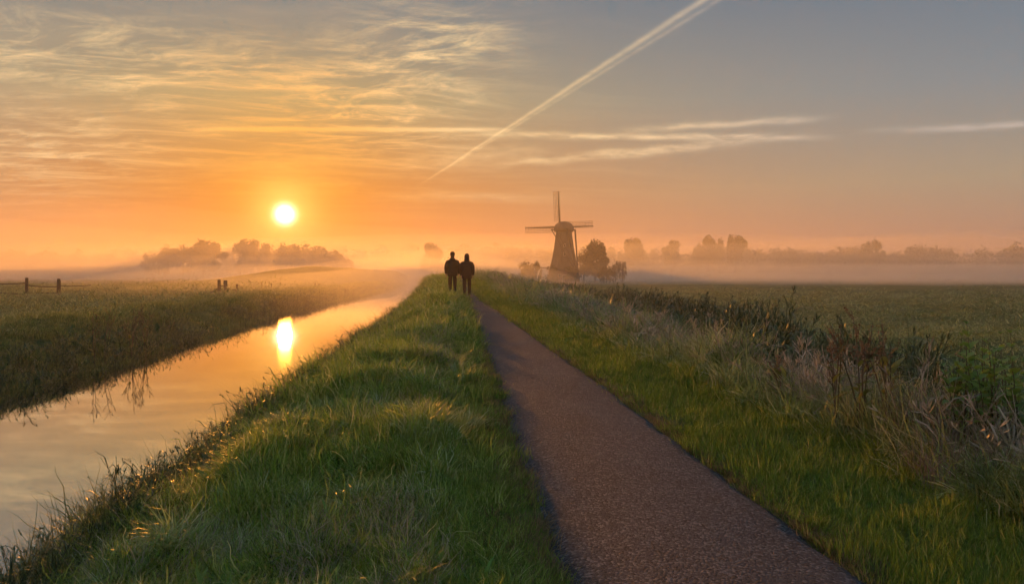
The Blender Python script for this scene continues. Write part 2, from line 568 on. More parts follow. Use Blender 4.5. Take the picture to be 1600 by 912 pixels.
c = b.mix(b.m('MULTIPLY', b.step(n2, 0.4, 0.75), 0.6), c, (0.040, 0.042, 0.048))
c = b.mix(b.m('MULTIPLY', b.step(cell.outputs[0], 0.55, 1.0), 0.55), c, (0.26, 0.27, 0.285))
c = b.mix(b.m('MULTIPLY', b.step(cell.outputs[1], 0.60, 1.0), 0.80), c, (0.022, 0.018, 0.016))
h = b.m('ADD', b.m('MULTIPLY', b.m('SUBTRACT', 1.0, vo.outputs['Distance']), 0.6), b.m('MULTIPLY', n3, 0.6))
p = pbsdf(b, c, 0.78, 0.35, bump(b, b.m('ADD', h, b.m('MULTIPLY', n2, 0.8)), 1.0, 0.014))
tag(obj('footpath', mesh_np('footpath', V, F, True), finish(m, b, p.outputs[0])), 'narrow dark asphalt footpath along the dike', kind='structure')

# ------------------------------------------------------------------ trees
def at(px, Y):
    """world X of a sight line at distance Y"""
    return (px - 800) / 1256 * Y


def leaf_cards(C, size, r, flat=0.0):
    """one small four-sided leaf spray per centre, random tilt; returns V, F"""
    n = len(C)
    a = r.normal(size=(n, 3)); a /= np.linalg.norm(a, axis=1)[:, None]
    t = r.normal(size=(n, 3))
    b_ = np.cross(a, t); b_ /= np.linalg.norm(b_, axis=1)[:, None]
    s = (size * (0.6 + 0.8 * r.random(n)))[:, None]
    V = np.stack([C - a * s, C + b_ * s * 0.55, C + a * s, C - b_ * s * 0.55], 1).reshape(-1, 3)
    F = np.arange(4 * n).reshape(n, 4)
    return V, F


leaf_mat = leafy('tree_foliage', (0.050, 0.060, 0.022), (0.090, 0.085, 0.030), (0.11, 0.085, 0.030), 0.25, 0.6, 0.05)
bark_mat = plain('bark', (0.060, 0.045, 0.035), (0.110, 0.090, 0.070), 2.0, 0.9, 0.8, 0.03, (1, 1, 0.25))


def crown_points(n, H, W, r, low=0.25, lobes=9, sq=0.0):
    """points filling several lobes of a crown whose outline is uneven"""
    cs, rs = [], []
    zc = H * (low + 1) / 2
    rz = H * (1 - low) / 2
    for k in range(lobes):
        t = 2 * math.pi * (k + r.random() * 0.6) / lobes * 2.4
        zz = (r.random() * 2 - 1) * 0.72
        rad = math.sqrt(max(0.0, 1 - zz * zz)) * (0.35 + 0.50 * r.random())
        cs.append((W / 2 * rad * math.cos(t), W / 2 * rad * math.sin(t), zc + rz * zz * (0.85)))
        rs.append((W / 2 * (0.22 + 0.22 * r.random()), rz * (0.18 + 0.20 * r.random())))
    cs.append((0, 0, zc + rz * 0.45)); rs.append((W * 0.27, rz * 0.5))
    cs.append((0, 0, zc - rz * 0.15)); rs.append((W * 0.36, rz * 0.6))
    cs = np.array(cs); rs = np.array(rs)
    k = r.integers(0, len(cs), n)
    d = r.normal(size=(n, 3)); d /= np.linalg.norm(d, axis=1)[:, None]
    rad = r.random(n) ** 0.42 * (1 + 0.05 * r.normal(size=n))
    return cs[k] + d * rad[:, None] * np.stack([rs[k, 0], rs[k, 0], rs[k, 1]], 1)


def tree(px, Y, top, wpx, label, seed, group, low=0.22, n=2600, name='tree', cat='tree', size=0.034, lobes=18):
    r = np.random.default_rng(seed)
    X = at(px, Y)
    z0 = float(ground_z(X, Y)) - 0.1
    H = (430 - top) / 1256 * Y + EYE - z0
    W = wpx / 1256 * Y
    t = empty(name, (X, Y, z0))
    tag(t, label, cat, group)
    tr = MB()
    lean = r.normal(size=2) * 0.02 * H
    tr.tube([(0, 0, 0), (lean[0] * .3, lean[1] * .3, H * .2), (lean[0] * .7, lean[1] * .7, H * .45), (lean[0], lean[1], H * .8)],
            [H * .028, H * .022, H * .015, H * .005], 7)
    for k in range(6):
        a = 2 * math.pi * (k + r.random()) / 6
        h0 = H * (.2 + .35 * r.random()); L = W * (.28 + .14 * r.random())
        tr.tube([(0, 0, h0), (L * .5 * math.cos(a), L * .5 * math.sin(a), h0 + H * .10), (L * math.cos(a), L * math.sin(a), h0 + H * .26)],
                [H * .011, H * .007, H * .002], 5)
    tr.build('trunk', bark_mat, t, True)
    V, F = leaf_cards(crown_points(int(n * 1.6), H, W, r, low, lobes), size * min(H, 1.6 * W), r)
    obj('crown', mesh_np('crown', V, F), leaf_mat, t)
    return t


G1, G2, G3 = 'trees of the left clump', 'trees of the flat-topped copse', 'trees above the far right wood'
tree(238, 305, 393, 34, 'low scrubby tree at the left foot of the left tree clump', 11, G1, 0.05, 1500)
tree(259, 305, 381, 32, 'slim tree second from left in the left tree clump', 12, G1, 0.1, 1900)
tree(286, 310, 380, 44, 'middle tree of the left clump, beside its tallest tree', 13, G1, 0.08, 2300)
tree(318, 300, 371, 62, 'tallest round tree at the right end of the left clump', 14, G1, 0.06, 3600)
tree(357, 380, 388, 22, 'small faint tree in the gap between the two clumps', 15, G2, 0.08, 1500)
tree(386, 322, 371, 44, 'round tree at the left end of the flat-topped copse', 16, G2, 0.05, 2600)
tree(416, 330, 377, 46, 'copse tree just left of the sun', 17, G2, 0.05, 2600)
tree(446, 324, 377, 48, 'copse tree directly below the sun', 18, G2, 0.05, 2600)
tree(474, 328, 377, 46, 'copse tree just right of the sun', 19, G2, 0.05, 2600)
tree(500, 320, 380, 44, 'second tree from the right end of the copse', 20, G2, 0.05, 2600)
tree(521, 314, 388, 36, 'lower tree at the right end of the copse', 21, G2, 0.05, 1800)
tree(540, 300, 402, 30, 'low shrubby tree on the slope right of the copse', 22, G2, 0.02, 1200)
tree(674, 340, 376, 38, 'lone broad tree standing in mist left of the walkers', 23, None, 0.04, 2600)
tree(930, 222, 371, 46, 'dark round tree beside the windmill', 24, None, 0.03, 3600)
tree(912, 226, 384, 22, 'small tree squeezed between windmill and round tree', 25, None, 0.05, 1300)
tree(962, 214, 405, 18, 'left one of two low shrubs right of the windmill tree', 26, 'shrubs near the windmill', 0.0, 700, 'shrub', 'shrub')
tree(972, 212, 404, 16, 'right one of two low shrubs right of the windmill tree', 27, 'shrubs near the windmill', 0.0, 700, 'shrub', 'shrub')
tree(990, 430, 369, 33, 'round tree rising above the wood right of the windmill', 28, G3, 0.25, 2200)
tree(1050, 440, 373, 30, 'smaller round tree between the lone tree and the pair', 29, G3, 0.2, 1800)
tree(1107, 435, 364, 28, 'left tree of the tall pair above the far wood', 30, G3, 0.2, 2000)
tree(1125, 440, 367, 17, 'thin tree in the middle of the tall pair', 31, G3, 0.2, 1200)
tree(1149, 432, 365, 36, 'right, broader tree of the tall pair above the far wood', 32, G3, 0.2, 2300)
tree(1091, 440, 373, 14, 'small tree at the left of the tall pair', 33, G3, 0.2, 900)
tree(1362, 450, 372, 40, 'single broad tree above the wood at far right', 34, G3, 0.1, 2600)
tree(862, 196, 412, 24, 'low misty scrub in front of the left foot of the windmill', 44, 'scrub at the windmill foot', -0.1, 900, 'bush', 'bush')
tree(893, 195, 413, 30, 'low misty scrub in front of the right foot of the windmill', 45, 'scrub at the windmill foot', -0.1, 1100, 'bush', 'bush')
tree(948, 196, 411, 34, 'long low misty scrub before the round windmill tree', 46, 'scrub at the windmill foot', -0.1, 1100, 'bush', 'bush')
for q, (px, top, wd) in enumerate(((822, 404, 26), (838, 405, 20))):
    tree(px, 200, top, wd, ('wide low bush in mist left of the windmill', 'narrower low bush closest to the left of the windmill')[q], 40 + q,
         'bushes left of the windmill', 0.0, 900, 'bush', 'bush')


def wood(name, label, x0, x1, Y0, Y1, tops, n, size, seed):
    """a far wood that reads as one mass: uneven ranks of leaf sprays"""
    r = np.random.default_rng(seed)
    def height(cx, cy):
        px = 800 + cx / cy * 1256
        return (430 - np.interp(px, [q[0] for q in tops], [q[1] for q in tops])) / 1256 * cy + EYE
    k = int((x1 - x0) / 5.5)
    cx = np.linspace(x0, x1, k) + r.normal(size=k) * 2.2
    cy = Y0 + (Y1 - Y0) * r.random(k)
    h = height(cx, cy) * (0.84 + 0.22 * r.random(k) ** 1.5)
    rad = 3.2 + 3.6 * r.random(k)
    n1 = n * 6 // 10
    i = r.integers(0, k, n1)
    d = r.normal(size=(n1, 3)); d /= np.linalg.norm(d, axis=1)[:, None]
    d *= (r.random(n1) ** 0.4 * (1 + 0.10 * r.normal(size=n1)))[:, None]
    hh = h[i] * 0.36
    C1 = np.stack([cx[i] + rad[i] * d[:, 0], cy[i] + rad[i] * d[:, 1], h[i] - hh + hh * d[:, 2]], 1)
    n2 = n - n1
    ux = x0 + (x1 - x0) * r.random(n2); uy = Y0 + (Y1 - Y0) * r.random(n2)
    C2 = np.stack([ux, uy, height(ux, uy) * r.random(n2) * (0.74 + 0.08 * vnoise(ux, ux * 0 + 5, 9.0))], 1)
    C = np.concatenate([C1, C2])
    V, F = leaf_cards(C, size, r)
    tag(obj(name, mesh_np(name, V, F), leaf_mat), label, kind='stuff')


wood('far_wood', 'distant wood along the right horizon behind the windmill', 0, 420, 470, 540,
     [(700, 386), (740, 379), (800, 381), (850, 385), (900, 385), (1000, 384), (1180, 381), (1280, 386), (1400, 386), (1520, 383), (1550, 379), (1600, 379), (1700, 381), (2000, 383)], 60000, 0.8, 51)
wood('far_wood', 'faint distant wood along the left horizon', -560, 20, 620, 720,
     [(0, 388), (130, 390), (200, 389), (300, 388), (400, 388), (530, 389), (545, 385), (600, 384), (650, 386), (700, 387), (725, 381), (800, 380), (860, 384)], 46000, 1.1, 52)

# ------------------------------------------------------------------ windmill
thatch = plain('weathered_thatch', (0.070, 0.062, 0.056), (0.120, 0.108, 0.098), 1.2, 0.95, 0.7, 0.05, (1, 1, 0.3))
brick_m = plain('mill_brick', (0.150, 0.065, 0.045), (0.220, 0.110, 0.080), 3.0, 0.9, 0.5, 0.02)
timber = plain('tarred_timber', (0.030, 0.022, 0.018), (0.065, 0.050, 0.040), 3.0, 0.8, 0.4, 0.01, (1, 1, 0.2))
white_p = plain('aged_white_paint', (0.48, 0.46, 0.42), (0.62, 0.60, 0.55), 4.0, 0.6, 0.2, 0.005)
glass_m = plain('dark_window_glass', (0.015, 0.017, 0.020), (0.025, 0.027, 0.030), 2.0, 0.15, 0.05, 0.002)
MX, MY = at(881, 205), 205.0
MZ = float(ground_z(MX, MY)) - 0.15
mill = empty('windmill', (MX, MY, MZ), R(0))
tag(mill, 'old thatched windmill with four lattice sails standing in mist', 'windmill')
Z0 = -MZ
q = MB(); q.lathe([(4.30, 0.0), (4.08, 3.2), (4.13, 3.25), (4.13, 3.45)], 8, R(22.5)); q.build('brick_base', brick_m, mill)
q = MB(); q.lathe([(3.95, 3.45), (3.97, 3.6), (3.25, 6.4), (2.70, 9.2), (2.25, 12.3), (2.14, 13.3)], 8, R(22.5)); q.build('body', thatch, mill)
q = MB(); q.lathe([(2.22, 13.3), (2.48, 13.42), (2.48, 13.62), (2.2, 13.7)], 20); q.build('cap_ring', timber, mill)
phi = R(14)                                                     # cap turned: sails point away from the path, tail towards it
CM = Matrix.Rotation(phi, 4, 'Z')
bm = bmesh.new()                                                # boat-shaped thatched cap
secs = 11
rows = []
for i in range(secs):
    t = i / (secs - 1) * 2 - 1
    hw = 2.48 * math.sqrt(max(0.05, 1 - (abs(t) ** 2.6) * 0.86))
    hh = 2.35 * (1 - 0.52 * abs(t) ** 2.2) + (0.22 * max(0, t))
    ring = []
    for k in range(11):
        a = math.pi * k / 10
        ring.append(bm.verts.new(CM @ Vector((hw * math.cos(a), t * 2.9, 13.68 + hh * math.sin(a) ** 0.8))))
    rows.append(ring)
for i in range(secs - 1):
    for k in range(10):
        bm.faces.new((rows[i][k], rows[i][k + 1], rows[i + 1][k + 1], rows[i + 1][k]))
    bm.faces.new((rows[i][10], rows[i][0], rows[i + 1][0], rows[i + 1][10]))
bm.faces.new(rows[0]); bm.faces.new(rows[-1][::-1])
bmesh.ops.recalc_face_normals(bm, faces=bm.faces)
me = bpy.data.meshes.new('cap'); bm.to_mesh(me); bm.free()
me.polygons.foreach_set('use_smooth', [True] * len(me.polygons))
obj('cap', me, thatch, mill)
HUB = Vector((0, 3.55, 14.75))
q = MB()
q.tube([CM @ Vector((0, 1.5, 14.6)), CM @ Vector((0, 3.9, 14.8))], [0.32, 0.30], 10)
q.build('windshaft', timber, mill)
SAIL_T = R(2.6)
for k in range(4):
    A = SAIL_T + k * math.pi / 2
    M = CM @ Matrix.Translation(HUB + Vector((0, 0.12 * (k % 2), 0))) @ Matrix.Rotation(-A, 4, 'Y')
    L = 9.25
    q = MB()
    q.tube([M @ Vector((0, 0, -0.3)), M @ Vector((0, 0, L * .5)), M @ Vector((0, 0, L))], [0.24, 0.19, 0.11], 6)
    stock = q.build('sail', timber, mill)
    g = MB()                                                    # lattice: sail bars across, laths along; wide on the trailing side
    for j in range(20):
        z = 1.5 + j * (L - 1.6) / 19
        g.box((-0.50, 0, z), (1.75, 0.045, 0.055), M)
    for xx in (-1.32, -0.88, -0.46, 0.33):
        g.box((xx, 0.05, (1.5 + L - 0.1) / 2), (0.055, 0.045, L - 1.6), M)
    g.build('sail_lattice', timber, stock)
q = MB()
foot = CM @ Vector((0.9, -8.6, 2.0))
q.tube([CM @ Vector((0, -2.4, 14.6)), foot], [0.20, 0.16], 6)
tail = q.build('tail_pole', timber, mill)
for sx, zz in ((-1, 13.9), (1, 13.9)):
    q = MB(); q.tube([CM @ Vector((sx * 3.1, 0.6, zz)), foot + Vector((0, 0, 0.3))], [0.12, 0.10], 6); q.build('tail_brace', timber, tail)
    q = MB(); q.tube([CM @ Vector((sx * 2.6, -1.6, zz)), foot + Vector((0, 0, 1.2))], [0.10, 0.09], 6); q.build('tail_brace', timber, tail)
q = MB(); q.box((0, 0.6, 13.9), (6.6, 0.34, 0.34), CM); q.build('cross_beam', timber, mill)
q = MB(); q.lathe([(0.16, -0.9), (0.16, 0.9)], 8, 0, Matrix.Translation(foot) @ Matrix.Rotation(R(90), 4, 'Y')); q.build('winch', timber, tail)
q = MB(); q.box((0.0, -3.98, 1.15), (1.15, 0.30, 2.2)); dr = q.build('door', timber, mill)
q = MB(); q.box((0.0, -3.95, 1.2), (1.45, 0.26, 2.45)); q.build('door_frame', white_p, dr)
for (x, y, z) in ((-1.3, -3.70, 2.2), (1.3, -3.70, 2.2), (0.0, -2.76, 7.6), (0.0, -2.40, 9.8)):
    q = MB(); q.box((x, y, z), (0.62, 0.42, 0.82)); f_ = q.build('window', white_p, mill)
    q = MB(); q.box((x, y - 0.02, z), (0.48, 0.42, 0.68)); q.build('pane', glass_m, f_)
q = MB()
q.box((-4.9, -0.5, 4.2), (2.0, 0.28, 0.24)); q.build('side_beam', timber, mill)

# ------------------------------------------------------------------ fences on the left meadow
post_m = plain('grey_fence_wood', (0.085, 0.065, 0.048), (0.150, 0.120, 0.090), 5.0, 0.9, 0.8, 0.01, (1, 1, 0.15))
wire_m = plain('rusty_wire', (0.05, 0.038, 0.030), (0.080, 0.060, 0.045), 9.0, 0.6, 0.1, 0.001)


def fence(name, label, posts, wires, braces=(), rails=()):
    X, Y = posts[0][0], posts[0][1]
    z0 = float(ground_z(X, Y))
    t = empty(name, (X, Y, z0))
    tag(t, label, 'fence')
    tops = []
    for i, (x, y, h, rr, lean) in enumerate(posts):
        gz = float(ground_z(x, y)) - z0
        q = MB()
        q.tube([(x - X, y - Y, gz - 0.15), (x - X + lean * .5, y - Y, gz + h * .5), (x - X + lean, y - Y, gz + h - 0.03), (x - X + lean, y - Y, gz + h)],
               [rr * 1.06, rr, rr * .96, rr * .78], 9)
        q.build('post', post_m, t, False)
        tops.append((x - X, y - Y, gz, h, lean))
    for (i, j, fr, sag, rad) in wires:
        def end(e):
            if isinstance(e, tuple): return Vector((e[0] - X, e[1] - Y, e[2] - z0))
            a = tops[e]; return Vector((a[0] + a[4] * fr, a[1] - 0.1, a[2] + a[3] * fr))
        p0, p1 = end(i), end(j)
        q = MB()
        q.tube([p0.lerp(p1, s / 8) - Vector((0, 0, sag * 4 * (s / 8) * (1 - s / 8))) for s in range(9)], rad, 5)
        q.build('wire', wire_m, t)
    for (p0, p1, rad) in braces:
        q = MB(); q.tube([Vector(p0) - Vector((X, Y, z0)), Vector(p1) - Vector((X, Y, z0))], rad, 7); q.build('brace', post_m, t)
    return t


YA = 50.0
xa = [at(q_, YA) for q_ in (-60, 41.5, 84, 91)]
fence('wire_fence', 'leaning wooden fence posts strung with wire at the left edge', [
    (xa[0], YA + 2, 1.1, .09, .0), (xa[1], YA, 1.18, .10, .01), (xa[2], YA + .6, 1.0, .085, .02), (xa[3], YA, 1.12, .10, .03)],
    [(0, 1, .72, .05, .030), (1, 2, .62, .06, .030), (0, 1, .12, -.05, .032), (1, 2, .18, -.04, .032), (3, (at(142, YA + 3), YA + 3, 0.75), .62, .05, .022)])
YB = 55.0
xb = [at(q_, YB) for q_ in (342.5, 352.5, 367)]
zb = float(ground_z(xb[0], YB))
fence('broken_fence', 'three short posts of a broken fence in the orange mist', [
    (xb[0], YB, 1.02, .11, .0), (xb[1], YB, .98, .13, -.01), (xb[2], YB + .4, .72, .075, .01)],
    [(0, 1, .62, .02, .03), (1, 2, .45, .03, .025)],
    [((xb[0], YB, zb + .45), (at(320, YB), YB, zb - .05), .05), ((xb[2], YB + .4, zb + .4), (at(373, YB), YB, zb - .02), .03)])
for i_, (px, h_) in enumerate(((409, .62), (424, .5), (492, .55), (498, .5), (540, .55), (552, .5))):
    Yq = 72 + 2.0 * i_
    x_ = at(px, Yq); z_ = float(ground_z(x_, Yq))
    q = MB(); q.tube([(0, 0, -.1), (.01, 0, h_ * .6), (.02, 0, h_ - .03), (.02, 0, h_)], [.055, .05, .048, .035], 7)
    o = q.build('fence_post', post_m); o.location = (x_, Yq, z_)
    tag(o, 'tiny old fence post, ' + ('first', 'second', 'third', 'fourth', 'fifth', 'last')[i_] + ' right of the broken fence', 'fence post', 'row of tiny old fence posts')

# ------------------------------------------------------------------ the two walkers
def skin_mesh(name, verts, edges, radii, root=0, sub=2):
    me = bpy.data.meshes.new(name)
    me.from_pydata([tuple(v) for v in verts], edges, [])
    o = bpy.data.objects.new(name, me)
    COL.objects.link(o)
    sk = o.modifiers.new('skin', 'SKIN'); sk.use_smooth_shade = True; sk.branch_smoothing = 0.6
    sb = o.modifiers.new('sub', 'SUBSURF'); sb.levels = sub; sb.render_levels = sub
    lay = me.skin_vertices[0].data
    for i, r_ in enumerate(radii):
        lay[i].radius = r_ if isinstance(r_, tuple) else (r_, r_)
        lay[i].use_root = (i == root)
    dg = bpy.context.evaluated_depsgraph_get()
    dg.update()
    out_me = bpy.data.meshes.new_from_object(o.evaluated_get(dg))
    out_me.name = name
    bpy.data.objects.remove(o, do_unlink=True)
    return out_me


def loft(q, rings, k, n=18):
    """stack of oval rings (z, cx, cy, rx, ry) closed at both ends"""
    vs, fs = [], []
    for (z, cx, cy, rx, ry) in rings:
        for a in range(n):
            t = 2 * math.pi * a / n
            c, s = math.cos(t), math.sin(t)
            vs.append(Vector((cx + rx * math.copysign(abs(c) ** .85, c), cy + ry * math.copysign(abs(s) ** .85, s), z)) * k)
    for i in range(len(rings) - 1):
        for a in range(n):
            fs.append((i * n + a, i * n + (a + 1) % n, (i + 1) * n + (a + 1) % n, (i + 1) * n + a))
    fs.append(tuple(range(n))[::-1]); fs.append(tuple((len(rings) - 1) * n + a for a in range(n)))
    q.add(vs, fs)


def fuse(name, q, vox):
    """melts overlapping lofts into one continuous surface"""
    o = bpy.data.objects.new(name, q.mesh(name)); COL.objects.link(o)
    rm = o.modifiers.new('remesh', 'REMESH'); rm.mode = 'VOXEL'; rm.voxel_size = vox; rm.use_smooth_shade = True
    sm = o.modifiers.new('smooth', 'SMOOTH'); sm.iterations = 5; sm.factor = 0.5
    dg = bpy.context.evaluated_depsgraph_get(); dg.update()
    me = bpy.data.meshes.new_from_object(o.evaluated_get(dg)); me.name = name
    bpy.data.objects.remove(o, do_unlink=True)
    return me


skin_c = plain('skin', (0.45, 0.27, 0.19), (0.50, 0.31, 0.22), 8.0, 0.6, 0.05, 0.001)


def walker(label, loc, rz, H, coat, trousers, hat, step, inner, hood, coat_len):
    t = empty('person', loc, rz)
    tag(t, label, 'person', 'two people walking away along the path')
    k = H / 1.76
    S = lambda *v: Vector(v) * k
    # joints: side -1 left, +1 right; step shifts one foot forward
    V, E, Rr = [], [], []

    def add(p, r_, par=None):
        V.append(p); Rr.append(tuple(c * k for c in r_) if isinstance(r_, tuple) else r_ * k)
        if par is not None: E.append((par, len(V) - 1))
        return len(V) - 1
    pel = add(S(0, 0, .93), (.145, .105))
    wai = add(S(0, 0, 1.08), (.135, .10), pel)
    che = add(S(0, .01, 1.28), (.16, .11), wai)
    nkb = add(S(0, .0, 1.45), (.085, .075), che)
    nk = add(S(0, .01, 1.52), .052, nkb)
    h1 = add(S(0, .025, 1.59), (.066, .078), nk)
    h2 = add(S(0, .03, 1.665), (.078, .094), h1)
    add(S(0, .02, 1.735), (.058, .068), h2)
    nose = add(S(0, .125, 1.63), .012, h2)
    for s in (-1, 1):
        add(S(s * .088, .01, 1.645), .014, h2)
    arms, legs = {}, {}
    for s in (-1, 1):
        sh = add(S(s * .185, 0, 1.41), .058, che)
        sw = .10 * (step if s > 0 else -step)
        eb = add(S(s * .245, -.03 + sw * .3, 1.14), .044, sh)
        wz = (.245 if s == inner else .25)
        wr = add(S(s * wz, .05 + sw, .90), .031, eb)
        pa = add(S(s * wz, .06 + sw, .83), (.022, .038), wr)
        hp = S(s * wz, .06 + sw, .80)
        for fi, (dy, ln) in enumerate(((-.026, .066), (-.009, .078), (.009, .074), (.025, .058))):
            f1 = add(hp + S(0, dy, -.012), .0095, pa)
            f2 = add(hp + S(-s * .006, dy, -.012 - ln * .5), .0088, f1)
            add(hp + S(-s * .022, dy, -.012 - ln * .95), .008, f2)
        th = add(S(s * wz - s * .012, .10 + sw, .835), .0105, pa)
        add(S(s * wz - s * .02, .115 + sw, .79), .0095, th)
        arms[s] = (sh, eb, wr)
        fw = .13 * (-step if s > 0 else step)
        hip = add(S(s * .09, 0, .88), .085, pel)
        kn = add(S(s * .10, fw * .55 + .02, .49), .056, hip)
        lift = .05 if fw < 0 else 0.0
        an = add(S(s * .095, fw, .095 + lift), .040, kn)
        add(S(s * .105, fw + .10, .045 + lift * .2), .036, an)
        legs[s] = (hip, kn, an)
    obj('body', skin_mesh('body', V, E, Rr), skin_c, t)
    # trousers
    v2, e2, r2 = [S(0, 0, 1.0), S(0, 0, .93)], [(0, 1)], [(.155 * k, .115 * k), (.16 * k, .12 * k)]
    for s in (-1, 1):
        hip, kn, an = legs[s]
        mid = (V[kn] + V[an]) / 2
        i0 = len(v2)
        v2 += [V[hip], V[kn], mid, V[an] + S(0, 0, -.025)]
        r2 += [.105 * k, .080 * k, .070 * k, .064 * k]
        e2 += [(1, i0), (i0, i0 + 1), (i0 + 1, i0 + 2), (i0 + 2, i0 + 3)]
    obj('trousers', skin_mesh('trousers', v2, e2, r2, 1), trousers, t)
    for s in (-1, 1):
        an = V[legs[s][2]]
        me = skin_mesh('boot', [an + S(0, -.015, .07), an + S(0, -.02, -.04), an + S(s * .01, .09, -.055), an + S(s * .012, .16, -.058)],
                       [(0, 1), (1, 2), (2, 3)], [(.052 * k, .055 * k), (.048 * k, .05 * k), (.044 * k, .036 * k), (.036 * k, .03 * k)], 1)
        obj('boot', me, boot_m, t)
    # coat: lofted body and sleeves fused into one cloth surface
    q = MB()
    loft(q, [(coat_len, 0, -.005, .200, .150), (coat_len + .02, 0, -.005, .212, .162), (.95, 0, -.005, .208, .160), (1.08, 0, 0, .200, .152), (1.22, 0, 0, .212, .158),
             (1.34, 0, -.005, .208, .150), (1.42, 0, -.01, .165, .125), (1.475, 0, -.01, .112, .10), (1.53, 0, .0, .078, .082)], k)
    for s in (-1, 1):
        sh, eb, wr = arms[s]
        q.tube([S(s * .10, -.005, 1.40), S(s * .185, -.005, 1.365), S(s * .228, -.01, 1.27), V[eb] + S(s * .012, 0, 0), V[eb].lerp(V[wr], .55) + S(s * .006, 0, 0), V[wr] + S(0, 0, -.005)],
               [.075 * k, .092 * k, .090 * k, .080 * k, .068 * k, .056 * k], 12)
    if hood:
        loft(q, [(1.39, 0, -.115, .06, .04), (1.43, 0, -.115, .115, .068), (1.48, 0, -.095, .125, .075), (1.525, 0, -.07, .10, .06), (1.545, 0, -.06, .05, .03)], k)
    ct = obj('coat', fuse('coat', q, 0.016 * k), coat, t)
    for s in (-1, 1):                                           # pocket flaps on the coat skirt
        q = MB(); q.box((s * .13 * k, -.152 * k, (coat_len + .14) * k), (.10 * k, .03 * k, .045 * k), Matrix.Rotation(0, 4, 'Z')); q.build('pocket_flap', coat, ct)
    # hat or hair
    if hat[0] == 'beanie':
        q = MB(); q.lathe([(.093 * k, 0), (.099 * k, .012 * k), (.098 * k, .05 * k), (.085 * k, .095 * k), (.055 * k, .125 * k), (.02 * k, .137 * k)], 18, 0,
                          Matrix.Translation(S(0, .02, 1.655)) @ Matrix.Diagonal((1, 1.12, 1, 1)))
        q.build('beanie', hat[1], t, True)
    else:
        q = MB()
        loft(q, [(1.46, 0, -.03, .09, .07), (1.50, 0, -.025, .118, .105), (1.56, 0, -.005, .104, .112), (1.65, 0, 0, .104, .116), (1.72, 0, 0, .094, .105), (1.765, 0, .0, .065, .075), (1.785, 0, 0, .025, .03)], k)
        obj('hood', fuse('hood', q, 0.014 * k), hat[1], ct)
    q = MB(); q.lathe([(.062 * k, 1.54 * k), (.078 * k, 1.585 * k), (.086 * k, 1.65 * k), (.07 * k, 1.68 * k)], 14, 0, Matrix.Translation(S(0, .008, 0)) @ Matrix.Diagonal((1, 1.12, 1, 1)))
    if hat[0] == 'beanie': q.build('hair', hair_m, t, True)
    return t


boot_m = plain('dark_leather', (0.020, 0.015, 0.012), (0.035, 0.028, 0.022), 9.0, 0.6, 0.2, 0.002)
hair_m = plain('brown_hair', (0.030, 0.020, 0.012), (0.060, 0.040, 0.025), 20.0, 0.6, 0.5, 0.004, (1, 1, 0.2))
coat_a = plain('dark_olive_coat', (0.022, 0.018, 0.014), (0.040, 0.032, 0.024), 7.0, 0.85, 0.5, 0.012)
coat_b = plain('dark_maroon_coat', (0.034, 0.018, 0.016), (0.055, 0.028, 0.024), 7.0, 0.85, 0.5, 0.012)
trou_a = plain('dark_trousers', (0.018, 0.016, 0.015), (0.032, 0.028, 0.025), 9.0, 0.9, 0.4, 0.006)
hat_a = plain('knit_cap', (0.020, 0.016, 0.014), (0.040, 0.030, 0.025), 40.0, 0.95, 0.8, 0.004)
PY_ = 35.0
xp1, xp2 = at(707, PY_), at(730.5, PY_)
walker('taller person on the left in a dark hooded coat and knit cap, walking away', (xp1, PY_, float(ground_z(xp1, PY_)) + 0.0), R(2), 1.90, coat_a, trou_a,
       ('beanie', hat_a), 0.6, 1, True, .80)
walker('person on the right in a longer dark maroon coat with the hood up, walking away', (xp2, PY_ - .5, float(path_z(PY_ - .5)) + .03), R(-2), 1.84, coat_b, trou_a,
       ('hood', coat_b), -0.55, -1, False, .74)
